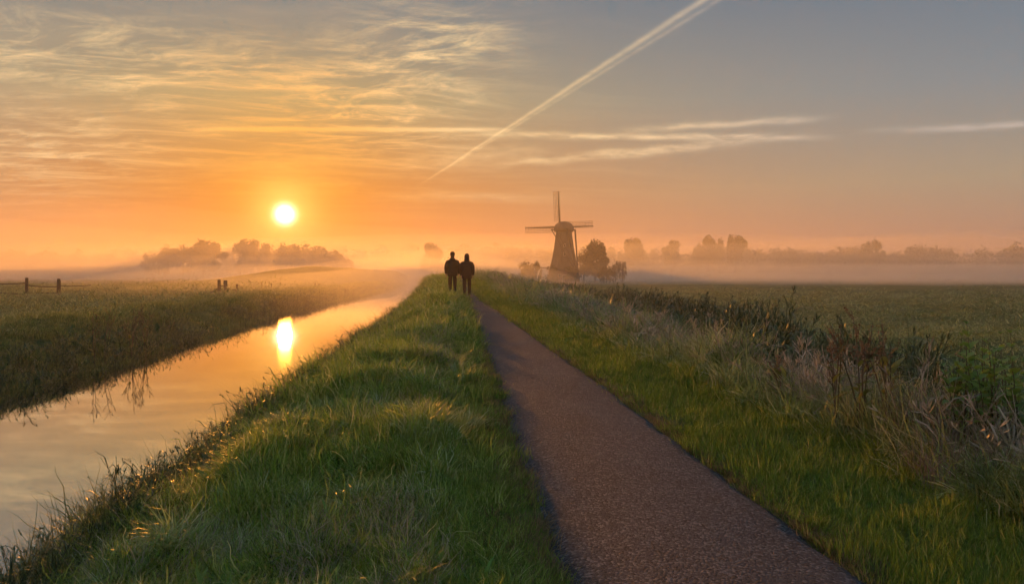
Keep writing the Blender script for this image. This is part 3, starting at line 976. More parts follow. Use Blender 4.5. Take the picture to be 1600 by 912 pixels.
# ------------------------------------------------------------------ grasses and reeds: blade clumps scattered as ground cover
def blade_clump(n, radius, hmin, hmax, wid, a0, a1, segs, r, curl=0.0, kink=0.0):
    """n curved tapering blades; each starts a0 degrees off vertical and droops to a1 degrees"""
    ang = r.random(n) * 2 * math.pi
    rad = radius * np.sqrt(r.random(n))
    base = np.stack([rad * np.cos(ang), rad * np.sin(ang), np.full(n, -0.03)], 1)
    lean = ang + r.normal(size=n) * 0.9
    d = np.stack([np.cos(lean), np.sin(lean), np.zeros(n)], 1)
    side = np.stack([-np.sin(lean), np.cos(lean), np.zeros(n)], 1)
    tw = r.normal(size=n) * 0.6
    L = hmin + (hmax - hmin) * r.random(n)
    A0 = np.radians(a0 * (0.3 + 1.2 * r.random(n)))
    A1 = np.radians(a1 * (0.35 + 1.0 * r.random(n)))
    p = base.copy()
    rows = []
    for s in range(segs + 1):
        t = s / segs
        wv = (wid * (0.7 + 0.6 * r.random(n)) if s == 0 else wv0) * 1.0
        if s == 0: wv0 = wv
        half = wv0 * (1 - t ** 1.6) * 0.5
        sd = side * np.cos(tw * t)[:, None] + d * np.sin(tw * t)[:, None]
        if s < segs:
            rows += [p - sd * half[:, None], p + sd * half[:, None]]
        else:
            rows += [p.copy()]
        a = A0 + (A1 - A0) * t ** 1.3 + r.normal(size=n) * kink
        yaw = curl * t * r.normal(size=n)
        dd = d * np.cos(yaw)[:, None] + side * np.sin(yaw)[:, None]
        p = p + (dd * np.sin(a)[:, None] + np.array([0, 0, 1.0]) * np.cos(a)[:, None]) * (L / segs)[:, None]
    k = 2 * segs + 1
    V = np.stack(rows, 1).reshape(-1, 3)
    o = (np.arange(n) * k)[:, None]
    quads = np.concatenate([o + np.array([[2 * s, 2 * s + 1, 2 * s + 3, 2 * s + 2]]) for s in range(segs - 1)], 0)
    tris = o + np.array([[2 * segs - 2, 2 * segs - 1, 2 * segs]])
    return V, quads, tris


def stalk_clump(n, radius, hmin, hmax, r, thick=0.005, head=0.08, leaves=4, lean=14, heads=True):
    """upright stems with a few narrow leaves and a feathery seed head, as thin crossed strips"""
    Vs, Qs = [], []
    def strip(pts, ws, sd):
        i0 = sum(len(v) for v in Vs)
        P = np.array(pts); W = np.array(ws)[:, None]
        Vs.append(np.stack([P - sd * W, P + sd * W], 1).reshape(-1, 3))
        for s in range(len(pts) - 1):
            Qs.append([i0 + 2 * s, i0 + 2 * s + 1, i0 + 2 * s + 3, i0 + 2 * s + 2])
    for _ in range(n):
        a = r.random() * 2 * math.pi; rr = radius * math.sqrt(r.random())
        b0 = np.array([rr * math.cos(a), rr * math.sin(a), -0.04])
        h = hmin + (hmax - hmin) * r.random()
        la = r.random() * 2 * math.pi
        ld = np.array([math.cos(la), math.sin(la), 0.0]); an = math.radians(lean) * r.random() * 1.6
        pts = []
        p = b0.copy()
        for s in range(6):
            pts.append(p.copy())
            an2 = an * (0.4 + s * 0.35) + 0.06 * r.normal()
            p = p + (ld * math.sin(an2) + np.array([0, 0, math.cos(an2)])) * h / 5
        sd = np.array([-math.sin(la + .7), math.cos(la + .7), 0])
        strip(pts, np.linspace(thick, thick * .5, 6), sd)
        strip(pts, np.linspace(thick, thick * .5, 6), np.array([sd[1], -sd[0], 0]))
        for _k in range(leaves):
            t = 0.15 + 0.7 * r.random()
            i = t * 5; q0 = pts[int(i)] * (1 - i % 1) + pts[min(5, int(i) + 1)] * (i % 1)
            ya = r.random() * 2 * math.pi; yd = np.array([math.cos(ya), math.sin(ya), 0.0])
            ll = h * (0.16 + 0.22 * r.random())
            lp = [q0, q0 + yd * ll * .35 + np.array([0, 0, ll * .38]), q0 + yd * ll * .75 + np.array([0, 0, ll * .42]), q0 + yd * ll * 1.05 + np.array([0, 0, ll * .15])]
            strip(lp, [thick * .8, thick * 1.5, thick * 1.1, 0.0004], np.array([-yd[1], yd[0], 0]))
        if heads and r.random() < 0.75:
            tip = pts[-1]; dr = pts[-1] - pts[-2]; dr /= np.linalg.norm(dr)
            hl = head * (0.6 + 0.8 * r.random())
            for _k in range(7):
                q0 = tip - dr * hl * r.random()
                ya = r.random() * 2 * math.pi; yd = np.array([math.cos(ya), math.sin(ya), 0.6])
                strip([q0, q0 + yd * hl * .22 + dr * hl * .2, q0 + yd * hl * .34 + dr * hl * .35], [0.001, thick * 1.2, 0.0005], np.cross(yd, dr))
    return np.concatenate(Vs), np.array(Qs)


def protos(name, maker, count, mat):
    c = bpy.data.collections.new(name + '_clumps')
    for i in range(count):
        r = np.random.default_rng(1000 + i * 17 + len(name))
        parts = maker(r)
        o = bpy.data.objects.new('%s_clump_%02d' % (name, i), mesh_np(name, parts[0], list(parts[1:])))
        o.data.materials.append(mat)
        c.objects.link(o)
    return c


def scatter(name, label, P, scale, coll, ncl, r, tilt=0.15):
    """ground cover: one object, clumps set on its points"""
    n = len(P)
    me = bpy.data.meshes.new(name)
    me.vertices.add(n)
    me.vertices.foreach_set('co', np.asarray(P, dtype=np.float32).ravel())
    rot = np.stack([r.normal(size=n) * tilt, r.normal(size=n) * tilt, r.random(n) * 2 * math.pi], 1).astype(np.float32)
    a = me.attributes.new('turn', 'FLOAT_VECTOR', 'POINT'); a.data.foreach_set('vector', rot.ravel())
    a = me.attributes.new('size', 'FLOAT_VECTOR', 'POINT'); a.data.foreach_set('vector', np.asarray(scale, dtype=np.float32).ravel())
    a = me.attributes.new('pick', 'INT', 'POINT'); a.data.foreach_set('value', r.integers(0, ncl, n).astype(np.int32))
    o = obj(name, me)
    ng = bpy.data.node_groups.new(name, 'GeometryNodeTree')
    ng.interface.new_socket('Geometry', in_out='INPUT', socket_type='NodeSocketGeometry')
    ng.interface.new_socket('Geometry', in_out='OUTPUT', socket_type='NodeSocketGeometry')
    N = ng.nodes
    gi, go = N.new('NodeGroupInput'), N.new('NodeGroupOutput')
    ip = N.new('GeometryNodeInstanceOnPoints')
    ci = N.new('GeometryNodeCollectionInfo')
    ci.inputs['Collection'].default_value = coll
    ci.inputs['Separate Children'].default_value = True
    ci.inputs['Reset Children'].default_value = True
    def att(nm, dt):
        q = N.new('GeometryNodeInputNamedAttribute'); q.data_type = dt; q.inputs['Name'].default_value = nm
        return q.outputs['Attribute']
    Lk = ng.links.new
    Lk(gi.outputs[0], ip.inputs['Points']); Lk(ci.outputs[0], ip.inputs['Instance'])
    ip.inputs['Pick Instance'].default_value = True
    Lk(att('pick', 'INT'), ip.inputs['Instance Index'])
    Lk(att('turn', 'FLOAT_VECTOR'), ip.inputs['Rotation'])
    Lk(att('size', 'FLOAT_VECTOR'), ip.inputs['Scale'])
    Lk(ip.outputs[0], go.inputs[0])
    md = o.modifiers.new('ground_cover', 'NODES'); md.node_group = ng
    return tag(o, label, kind='stuff')


def strip_points(n, y0, y1, xa, xb, r, bias=1.0):
    """points thinning out with distance, between two lines xa(y), xb(y)"""
    y = np.exp(math.log(y0) + (math.log(y1) - math.log(y0)) * r.random(n) ** bias)
    x = xa(y) + (xb(y) - xa(y)) * r.random(n)
    return x, y


def spread(y, ref=4.0, p=0.5, hp=0.0):
    s = np.maximum(1.0, y / ref)
    return s ** p, s ** hp


g_bank = leafy('bank_grass', (0.250, 0.420, 0.050), (0.440, 0.550, 0.095), (0.560, 0.530, 0.250), 0.42, 0.45, 0.6, 0.4)
g_verge = leafy('verge_grass', (0.200, 0.340, 0.042), (0.330, 0.440, 0.065), (0.400, 0.370, 0.150), 0.38, 0.6, 0.5, 0.25)
g_dead = leafy('trodden_dry_grass', (0.280, 0.190, 0.090), (0.420, 0.310, 0.160), (0.200, 0.190, 0.070), 0.30, 0.7, 1.2, 0.2)
g_rough = leafy('rough_grass', (0.250, 0.370, 0.100), (0.430, 0.490, 0.180), (0.560, 0.520, 0.330), 0.30, 0.38, 0.5, 0.5)
g_straw = leafy('bleached_straw', (0.460, 0.380, 0.260), (0.660, 0.570, 0.430), (0.300, 0.280, 0.140), 0.15, 0.6, 0.9, 0.3)
g_reed = leafy('dark_reeds', (0.085, 0.130, 0.050), (0.150, 0.195, 0.080), (0.170, 0.190, 0.095), 0.06, 0.5, 0.3, 0.3)
g_field = leafy('meadow_grass', (0.230, 0.310, 0.095), (0.380, 0.440, 0.165), (0.430, 0.430, 0.230), 0.36, 0.6, 0.12, 0.3)
g_weed = leafy('weed_leaves', (0.130, 0.240, 0.045), (0.230, 0.350, 0.075), None, 0.12, 0.6, 0.8, 0.2)
g_dew = leafy('dewy_tussock_grass', (0.260, 0.420, 0.075), (0.480, 0.580, 0.190), (0.680, 0.680, 0.480), 0.40, 0.40, 0.9, 0.5)
g_spike = leafy('canal_edge_blades', (0.110, 0.160, 0.040), (0.210, 0.250, 0.070), (0.260, 0.230, 0.100), 0.25, 0.5, 0.6, 0.3)
g_far = leafy('far_bank_grass', (0.220, 0.310, 0.065), (0.400, 0.450, 0.130), (0.460, 0.410, 0.180), 0.40, 0.5, 0.35, 0.35)

c_long = protos('long', lambda r: blade_clump(74, 0.14, 0.05, 0.21, 0.0056, 24, 130, 5, r, 0.7), 8, g_bank)
c_tuft = protos('tuft', lambda r: blade_clump(72, 0.11, 0.06, 0.20, 0.0050, 20, 105, 4, r, 0.5), 6, g_bank)
c_lawn = protos('lawn', lambda r: blade_clump(135, 0.165, 0.035, 0.105, 0.0038, 24, 75, 3, r, 0.2), 6, g_verge)
c_dead = protos('dead', lambda r: blade_clump(30, 0.08, 0.04, 0.13, 0.0048, 50, 100, 3, r, 0.6), 5, g_dead)
c_rough = protos('rough', lambda r: blade_clump(64, 0.19, 0.14, 0.46, 0.0060, 18, 120, 5, r, 0.7), 8, g_rough)
c_straw = protos('straw', lambda r: blade_clump(24, 0.16, 0.22, 0.52, 0.0044, 18, 115, 6, r, 1.0, 0.25), 7, g_straw)
c_strawh = protos('strawhead', lambda r: stalk_clump(5, 0.09, 0.25, 0.55, r, 0.0026, 0.09, 2, 22), 6, g_straw)
c_fringe = protos('fringe', lambda r: stalk_clump(6, 0.13, 0.18, 0.62, r, 0.0034, 0.05, 4, 24), 7, g_reed)
c_reed = protos('reed', lambda r: stalk_clump(8, 0.22, 0.75, 1.35, r, 0.0090, 0.16, 7, 9), 7, g_reed)
c_weed = protos('weed', lambda r: blade_clump(11, 0.03, 0.09, 0.20, 0.030, 40, 105, 4, r, 0.3), 5, g_weed)
c_dome = protos('dome', lambda r: blade_clump(230, 0.055, 0.12, 0.30, 0.0052, 38, 135, 5, r, 0.5), 6, g_dew)
c_spike = protos('spike', lambda r: blade_clump(16, 0.10, 0.16, 0.58, 0.0062, 12, 75, 6, r, 0.5, 0.06), 7, g_spike)
c_field = protos('field', lambda r: blade_clump(80, 0.30, 0.04, 0.14, 0.0075, 25, 95, 3, r, 0.2), 5, g_field)
c_far = protos('far', lambda r: blade_clump(80, 0.30, 0.14, 0.46, 0.0105, 16, 105, 4, r, 0.4), 6, g_far)


def put(name, label, n, y0, y1, xa, xb, coll, ncl, seed, ref=4.0, p=0.5, hp=0.05, lo=0.7, hi=1.2, mask=None, tus=0.0, bias=1.0, tilt=0.15, clear=0.0, lift=0.0):
    r = np.random.default_rng(seed)
    x, y = strip_points(n, y0, y1, xa, xb, r, bias)
    keep = np.ones(len(x), bool)
    if mask is not None: keep = mask(x, y, r)
    s0 = spread(y, ref, p, hp)[0] * clear
    if clear: keep &= (x < path_l(y) - s0) | (x > path_r(y) + s0)
    x, y = x[keep], y[keep]
    z = ground_z(x, y) + lift
    sx, sz = spread(y, ref, p, hp)
    k = lo + (hi - lo) * r.random(len(x))
    hgt = k * (1 + tus * (0.6 * vnoise(x, y, 0.55) + 0.5 * vnoise(x + 40, y, 1.3))) if tus else k
    hgt = np.maximum(hgt, 0.25)
    scatter(name, label, np.stack([x, y, z], 1), np.stack([k * sx, k * sx, hgt * sz], 1), coll, ncl, r, tilt)


off = lambda fn, d: (lambda y: fn(y) + d)
# near bank, left of the path
put('bank_grass', 'long drooping green grass on the bank left of the path', 6500, 2.6, 75, off(crest, -0.55), off(path_l, -0.55), c_long, 8, 201, tus=1.0, lo=0.45, hi=1.35, tilt=0.28,
    mask=lambda x, y, r: r.random(len(x)) < 0.35 + 0.65 * ss((path_l(y) - 0.4 - x) / (path_l(y) - crest(y)), 0.0, 0.45) )
put('bank_tussock_grass', 'dense green grass tufts between path and canal', 5000, 2.6, 75, off(crest, -0.3), off(path_l, -0.15), c_tuft, 6, 202, tus=1.0, lo=0.45, hi=1.25, tilt=0.25,
    mask=lambda x, y, r: vnoise(x + 3, y, 0.9) + 0.6 * r.normal(size=len(x)) > -0.35)
put('mown_verge_grass', 'short mown grass along the left path edge', 3800, 2.6, 75, off(path_l, -1.25), off(path_l, 0.015), c_lawn, 6, 203, lo=0.6, hi=1.15, tus=0.4, clear=0.05)
put('trodden_grass', 'dry brown grass at the left path edge', 3600, 2.6, 45, off(path_l, -0.26), off(path_l, 0.05), c_dead, 5, 204, lo=0.5, hi=1.05, p=0.25,
    mask=lambda x, y, r: vnoise(x, y, 0.7) + 0.5 * r.normal(size=len(x)) > -0.2)
put('canal_slope_grass', 'dark grass on the slope down to the canal', 2000, 2.8, 90, off(wat_r, 0.0), off(crest, 0.0), c_long, 8, 205, lo=0.5, hi=0.95)
put('canal_fringe', 'dark weedy stalks fringing the canal bank', 1700, 3.0, 110, off(crest, -0.55), off(crest, 0.02), c_fringe, 7, 206, p=0.42, hp=0.0, lo=0.28, hi=0.88,
    mask=lambda x, y, r: vnoise(x, y, 0.8) + 0.7 * r.normal(size=len(x)) > -0.25, tilt=0.22)
put('bank_dry_blades', 'scattered pale dry blades among the bank grass', 2600, 2.8, 45, off(crest, -0.2), off(path_l, -0.5), c_straw, 7, 221, p=0.35, lo=0.30, hi=0.75,
    mask=lambda x, y, r: vnoise(x, y, 1.4) + 0.5 * r.normal(size=len(x)) > 0.1, tilt=0.35)
put('bank_weeds', 'low broad-leaved weeds among the bank grass', 900, 2.8, 30, off(crest, -0.1), off(path_l, -0.3), c_weed, 5, 222, p=0.3, lo=0.6, hi=1.4,
    mask=lambda x, y, r: vnoise(x + 9, y, 1.8) + 0.4 * r.normal(size=len(x)) > 0.1, tilt=0.2)
put('canal_edge_blades', 'spiky dark grass blades along the canal edge', 2600, 3.0, 110, off(crest, -0.55), off(crest, 0.05), c_spike, 7, 224, p=0.42, hp=0.0, lo=0.35, hi=1.05,
    mask=lambda x, y, r: vnoise(x, y, 0.8) + 0.7 * r.normal(size=len(x)) > -0.3, tilt=0.25)
put('dewy_tussocks', 'rounded dewy grass tussocks on the bank left of the path', 620, 3.0, 45, off(crest, 0.05), off(path_l, -0.35), c_dome, 6, 225, p=0.25, hp=0.0, lo=0.55, hi=1.25, tilt=0.2,
    mask=lambda x, y, r: vnoise(x, y, 0.62) + 0.35 * r.normal(size=len(x)) > 0.0)
# right verge and rough strip
put('mown_verge_grass', 'short mown yellow-green grass along the right path edge', 5200, 2.6, 80, off(path_r, -0.015), off(path_r, 1.75), c_lawn, 6, 207, lo=0.6, hi=1.2, tus=0.6, tilt=0.25, clear=0.05)
put('trodden_grass', 'dry brown grass at the right path edge', 2600, 2.6, 45, off(path_r, -0.04), off(path_r, 0.14), c_dead, 5, 208, lo=0.45, hi=0.95, p=0.25,
    mask=lambda x, y, r: vnoise(x, y, 0.6) + 0.5 * r.normal(size=len(x)) > -0.15)
put('rough_grass', 'tangled dewy grey-green grass beyond the right verge', 5200, 2.8, 90, off(path_r, 1.25), off(hedge, 0.5), c_rough, 8, 209, tus=1.0, lo=0.45, hi=1.35, tilt=0.3, p=0.47,
    mask=lambda x, y, r: r.random(len(x)) < 0.25 + 0.75 * ss(x - path_r(y), 1.3, 1.75))
put('straw_grass', 'pale bleached grass stems tangled along the right slope', 4200, 3.5, 80, off(path_r, 1.75), off(hedge, 0.1), c_straw, 7, 210, p=0.45, lo=0.6, hi=1.25,
    mask=lambda x, y, r: vnoise(x, y, 1.1) + 0.5 * r.normal(size=len(x)) + 0.5 * ss(y, 4, 9) > 0.15)
put('straw_seed_heads', 'bleached grass seed heads on the right slope', 3600, 3.5, 80, off(path_r, 1.5), off(hedge, 0.2), c_strawh, 6, 211, p=0.42, lo=0.6, hi=1.45, tilt=0.3,
    mask=lambda x, y, r: vnoise(x, y, 1.1) + 0.5 * r.normal(size=len(x)) > -0.1)
put('dewy_tussocks', 'rounded dewy grass tussocks on the right slope', 620, 3.4, 50, off(path_r, 1.0), off(hedge, 0.2), c_dome, 6, 226, p=0.28, hp=0.0, lo=0.7, hi=1.6, tilt=0.25,
    mask=lambda x, y, r: vnoise(x, y, 0.7) + 0.4 * r.normal(size=len(x)) > 0.0)
put('rough_weeds', 'broad-leaved weeds tangled into the rough grass on the right', 1300, 3.2, 40, off(path_r, 1.5), off(hedge, 0.3), c_weed, 5, 223, p=0.35, lo=0.9, hi=2.0,
    mask=lambda x, y, r: vnoise(x + 9, y, 1.2) + 0.4 * r.normal(size=len(x)) > 0.0, tilt=0.3)
put('ditch_reeds', 'dark band of reeds standing in the ditch by the meadow', 3600, 8.5, 150, off(hedge, -0.5), off(hedge, 1.7), c_reed, 7, 212, ref=10, p=0.35, hp=0.05, lo=0.5, hi=0.98, tus=0.45, tilt=0.2,
    mask=lambda x, y, r: r.random(len(x)) < (0.12 + 0.88 * ss(y, 8, 15)))
put('ditch_grass', 'grass at the foot of the ditch reeds', 2300, 4.0, 140, off(hedge, -0.5), off(hedge, 2.6), c_far, 6, 213, ref=6, p=0.42, lo=0.6, hi=1.25)
# meadows
put('meadow_grass', 'short grass of the right meadow', 4600, 6.0, 90, off(hedge, 2.0), lambda y: hedge(y) + 4 + 0.85 * y, c_field, 5, 214, ref=4, p=0.70, hp=0.0, lo=0.5, hi=1.2, tus=0.5)
put('far_bank_grass', 'long grass on the canal bank across the water', 2300, 9.0, 170, off(wat_l, -3.2), off(wat_l, 0.05), c_far, 6, 215, ref=9, p=0.45, hp=0.0, lo=0.35, hi=0.75, tus=0.6)
put('far_bank_reeds', 'dark reed stalks at the far water edge', 1500, 14, 150, off(wat_l, -1.4), off(wat_l, 0.1), c_fringe, 7, 216, ref=9, p=0.35, hp=0.1, lo=0.6, hi=1.3,
    mask=lambda x, y, r: vnoise(x, y, 5.0) + 0.5 * r.normal(size=len(x)) > 0.15)
put('meadow_grass', 'short grass of the left meadow', 3300, 12, 100, lambda y: wat_l(y) - 4 - 0.55 * y, off(wat_l, -2.6), c_field, 5, 217, ref=4, p=0.70, hp=0.0, lo=0.5, hi=1.2, tus=0.5)

c_bits = protos('bits', lambda r: blade_clump(2, 0.03, 0.03, 0.07, 0.006, 85, 95, 3, r, 0.8), 5, g_dead)
put('path_litter', 'dry grass bits and leaf scraps lying on the path', 420, 3.2, 25, off(path_l, 0.0), off(path_r, 0.0), c_bits, 5, 231, p=0.2, lo=0.5, hi=1.1, tilt=0.05, lift=0.05,
    mask=lambda x, y, r: r.random(len(x)) < 0.12 + 0.88 * np.maximum(ss(path_l(y) + 0.3 - x, 0, 0.3), ss(x - path_r(y) + 0.3, 0, 0.3)))

# ------------------------------------------------------------------ single weeds one can pick out
stem_green = plain('weed_stem', (0.110, 0.120, 0.045), (0.190, 0.150, 0.080), 12.0, 0.6, 0.3, 0.003)
stem_brown = plain('dry_weed_stem', (0.180, 0.125, 0.075), (0.300, 0.215, 0.135), 12.0, 0.8, 0.4, 0.003)
seed_mat = leafy('rusty_seed', (0.230, 0.140, 0.075), (0.340, 0.220, 0.120), None, 0.15, 0.8, 6.0, 0.2)
nettle_leaf_m = leafy('nettle_leaf', (0.170, 0.300, 0.055), (0.280, 0.410, 0.085), None, 0.35, 0.45, 3.0, 0.4)
dock_leaf_m = leafy('dock_leaf', (0.220, 0.260, 0.050), (0.370, 0.330, 0.080), None, 0.35, 0.5, 3.0, 0.4)
twig_m = leafy('dead_twigs', (0.280, 0.220, 0.165), (0.450, 0.370, 0.290), (0.17, 0.12, 0.08), 0.15, 0.8, 3.0, 0.2)


def leaf_mesh(name, L, W, mat, teeth=0, droop=0.35, fold=0.25):
    n = 7
    V, F = [], []
    for i in range(n + 1):
        t = i / n
        hw = W * 0.5 * math.sin(math.pi * min(1.0, t ** 0.75)) ** 0.8 if 0 < t < 1 else 0.002
        hw *= 1 + (0.16 if teeth and i % 2 else 0)
        z = L * (0.25 * t - droop * t * t)
        V += [(-hw, L * t, z + fold * hw), (0, L * t, z), (hw, L * t, z + fold * hw)]
    for i in range(n):
        a = 3 * i
        F += [(a, a + 1, a + 4, a + 3), (a + 1, a + 2, a + 5, a + 4)]
    me = bpy.data.meshes.new(name); me.from_pydata(V, [], F)
    me.polygons.foreach_set('use_smooth', [True] * len(F)); me.update()
    me.materials.append(mat)
    return me


nettle_leaf = leaf_mesh('leaf', 0.085, 0.050, nettle_leaf_m, 1)
nettle_leaf_s = leaf_mesh('leaf', 0.050, 0.028, nettle_leaf_m, 1)
dock_leaf = leaf_mesh('leaf', 0.20, 0.060, dock_leaf_m, 0, 0.5)
dock_leaf_s = leaf_mesh('leaf', 0.11, 0.030, dock_leaf_m, 0, 0.4)


def stem_path(r, h, lean, n=7):
    a = r.random() * 2 * math.pi
    p = Vector((0, 0, -0.05)); out = []
    an = lean * (0.4 + r.random())
    for i in range(n):
        out.append(p.copy())
        q = an * (0.3 + 1.2 * i / n)
        p = p + Vector((math.cos(a) * math.sin(q) + 0.03 * r.normal(), math.sin(a) * math.sin(q) + 0.03 * r.normal(), math.cos(q))) * (h + 0.05) / (n - 1)
    return out


def lerp_path(path, t):
    i = min(len(path) - 2, int(t * (len(path) - 1))); u = t * (len(path) - 1) - i
    return path[i].lerp(path[i + 1], u)


def nettle(label, x, y, top, seed, n=3, mats=(stem_green, None)):
    r = np.random.default_rng(seed)
    z0 = float(ground_z(x, y))
    t = empty('nettle_plant', (x, y, z0)); tag(t, label, 'nettle', 'tall green nettles at the right edge')
    H = top - z0
    for s in range(n):
        h = H * (1.0 if s == 0 else 0.72 + 0.24 * r.random())
        pth = stem_path(r, h, 0.10 if s == 0 else 0.20)
        b0 = Vector((0.05 * r.normal(), 0.05 * r.normal(), 0)) if s else Vector()
        pth = [p + b0 for p in pth]
        q = MB(); q.tube(pth, [0.006, 0.0055, 0.005, 0.0045, 0.004, 0.003, 0.0015], 5)
        st = q.build('stem', stem_green, t, True)
        k = 8
        for j in range(k):
            u = 0.42 + 0.56 * j / (k - 1)
            p = lerp_path(pth, u)
            for side in (0, 1):
                o = obj('leaf', nettle_leaf if u < 0.85 else nettle_leaf_s, None, st)
                o.location = p
                o.rotation_euler = (R(8 + 22 * u * r.random() - (14 if u < .7 else -20)), 0, j * R(90) + side * math.pi + 0.3 * r.normal())
                o.scale = [0.75 + 0.6 * r.random()] * 3
    return t


def dock(label, x, y, top, seed, n=4, group='rusty docks on the right slope', leaves=16):
    r = np.random.default_rng(seed)
    z0 = float(ground_z(x, y))
    t = empty('dock_plant', (x, y, z0)); tag(t, label, 'dock plant', group)
    H = top - z0
    for s in range(n):
        h = H * (1.0 if s == 0 else 0.66 + 0.3 * r.random())
        pth = stem_path(r, h, 0.12 if s == 0 else 0.26)
        q = MB(); q.tube(pth, [0.008, 0.0075, 0.007, 0.006, 0.005, 0.004, 0.002], 5)
        br = []
        for j in range(5):                                       # short branches near the top
            u = 0.55 + 0.4 * r.random(); p = lerp_path(pth, u); a = r.random() * 2 * math.pi; L = h * (0.10 + 0.10 * r.random())
            e = p + Vector((math.cos(a) * L * .55, math.sin(a) * L * .55, L * .85))
            q.tube([p, p.lerp(e, .5) + Vector((math.cos(a), math.sin(a), 0)) * L * .08, e], [0.004, 0.003, 0.0015], 4)
            br.append((p, e))
        st = q.build('stem', stem_brown if s % 2 == 0 else stem_green, t, True)
        C = []
        for (p, e) in br + [(lerp_path(pth, .78), pth[-1])]:
            for _ in range(26):
                u = 0.25 + 0.8 * r.random()
                if (int(u * 9) % 3) == 2: continue
                C.append(list(p.lerp(e, u) + Vector(r.normal(size=3)) * 0.007))
        V, F = leaf_cards(np.array(C), 0.0095, r)
        sd = obj('seed_head', mesh_np('seed_head', V, F), seed_mat, st)
        tag(sd, kind='stuff')
    for j in range(leaves):
        o = obj('leaf', dock_leaf if r.random() < .6 else dock_leaf_s, None, t)
        a = r.random() * 2 * math.pi
        o.location = (0.03 * math.cos(a), 0.03 * math.sin(a), H * (0.12 + 0.5 * r.random()))
        o.rotation_euler = (R(15 + 40 * r.random()), 0, a)
    return t


def dead_clump(label, x, y, top, rad, seed):
    r = np.random.default_rng(seed)
    z0 = float(ground_z(x, y))
    t = empty('dead_weed_clump', (x, y, z0)); tag(t, label, 'dead weed')
    H = top - z0
    V, Q, T = blade_clump(150, rad * .55, H * .75, H * 1.35, 0.0055, 10, 165, 9, r, 1.6, 0.22)
    V[:, 2] = np.minimum(V[:, 2], H + 0.04 * r.normal(size=len(V)))
    tag(obj('dry_stems', mesh_np('dry_stems', V, [Q, T]), twig_m, t), kind='stuff')
    return t


dock('tallest rusty dock with seed heads at the right, above the meadow', at(1346, 6.4), 6.4, 1.12, 301, 5)
dock('rusty dock left of the tallest dock, leaning outwards', at(1306, 6.7), 6.7, .98, 302, 4)
dock('rusty dock between the tallest dock and the dead weed clump', at(1388, 6.3), 6.3, 1.05, 303, 4)
dock('short rusty dock low on the right slope before the reeds', at(1222, 8.0), 8.0, .62, 304, 3)
dead_clump('rounded grey-brown clump of dead bent stems between docks and nettles', at(1442, 6.0), 6.0, .90, .34, 311)
dead_clump('smaller dead clump of brown stems below the nettles', at(1470, 5.2), 5.2, .52, .26, 312)
for i_, (px, Yq, tp) in enumerate(((1488, 6.0, .98), (1508, 5.6, 1.02), (1530, 5.8, 1.07), (1550, 5.4, .96), (1570, 5.8, 1.00), (1590, 5.4, 1.04), (1612, 5.7, 1.06))):
    nettle('tall green nettle at the right edge, ' + ('first', 'second', 'third', 'fourth', 'fifth', 'sixth', 'seventh')[i_] + ' right of the dead clump', at(px, Yq), Yq, tp, 320 + i_, 5)
dock('taller bare weed stalk on the canal bank across the water', at(147, 18.5), 18.5, .62, 331, 2, 'weed stalks on the far canal bank', 2)
dock('shorter weed stalk right beside it on the canal bank across the water', at(163, 19.0), 19.0, .60, 332, 2, 'weed stalks on the far canal bank', 2)
dock('bushy weed on the hump of the canal bank across the water', at(205, 20.0), 20.0, .66, 333, 6, 'weed stalks on the far canal bank', 8)
dock('smaller bushy weed at the right of the bank hump across the water', at(228, 21.0), 21.0, .60, 334, 5, 'weed stalks on the far canal bank', 8)

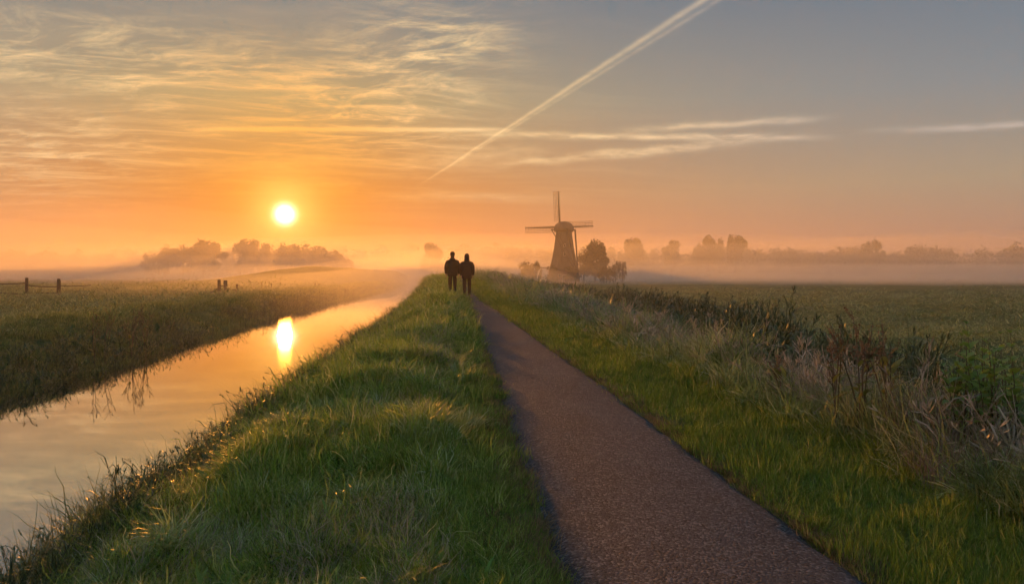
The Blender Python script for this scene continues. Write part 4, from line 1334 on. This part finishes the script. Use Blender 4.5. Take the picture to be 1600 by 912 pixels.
# ------------------------------------------------------------------ haze and ground mist
def air_volume(name, density, col, g):
    m = bpy.data.materials.new(name)
    m.use_nodes = True
    t = m.node_tree
    t.nodes.clear()
    v = t.nodes.new('ShaderNodeVolumePrincipled')
    v.inputs['Color'].default_value = (*col, 1)
    v.inputs['Density'].default_value = density
    v.inputs['Anisotropy'].default_value = g
    v.inputs['Density Attribute'].default_value = ''
    o = t.nodes.new('ShaderNodeOutputMaterial')
    t.links.new(v.outputs[0], o.inputs['Volume'])
    return m


hb = MB()
hb.box((0, 1700, 12.5), (4400, 3500, 30.0))
tag(hb.build('haze', air_volume('thin_haze', 0.0010, (0.98, 0.94, 0.88), 0.50)), 'thin warm morning haze over the polder', kind='stuff')


def mist(loc, size, density, seed, label, g=0.48, col=(0.99, 0.97, 0.95)):
    bm = bmesh.new()
    bmesh.ops.create_icosphere(bm, subdivisions=4, radius=1.0)
    for v in bm.verts:
        n = 0.10 * math.sin(3 * v.co.x + seed) + 0.08 * math.sin(7 * v.co.x + 2.3 * seed + 3 * v.co.y)
        v.co.z *= 1 + n * 1.6
    me = bpy.data.meshes.new('mist_bank'); bm.to_mesh(me); bm.free()
    me.polygons.foreach_set('use_smooth', [True] * len(me.polygons))
    o = obj('mist_bank', me, air_volume('mist', density, col, g))
    o.location = loc; o.scale = size
    return tag(o, label, kind='stuff')


for hgt, dens, grow in ((4.0, 0.0036, 0.0), (6.5, 0.0024, 12.0), (10.0, 0.0018, 24.0), (15.0, 0.0012, 40.0), (24.0, 0.0011, 20.0)):
    mist((120, 440 + grow, -1.0), (430, 310, hgt), dens, 0.4 + hgt, 'mist layer about %d metres deep over the right meadow' % round(hgt))
for hgt, dens, grow in ((3.6, 0.0026, 0.0), (6.0, 0.0020, 8.0), (9.5, 0.0015, 16.0), (14.0, 0.0010, 24.0), (18.0, 0.0006, 24.0), (23.0, 0.0005, 24.0)):
    mist((-170, 310 + grow, -1.0), (225, 262, hgt), dens, 2.6 + hgt, 'mist layer about %d metres deep over the left meadow' % round(hgt), 0.48, (0.99, 0.93, 0.86))
mist((-16, 150, -1.5), (24, 124, 4.2), 0.0042, 3.9, 'thin mist rising off the canal', 0.66)
mist((-20, 170, -1.5), (34, 135, 6.5), 0.0024, 5.9, 'thinner higher mist over the canal', 0.66)
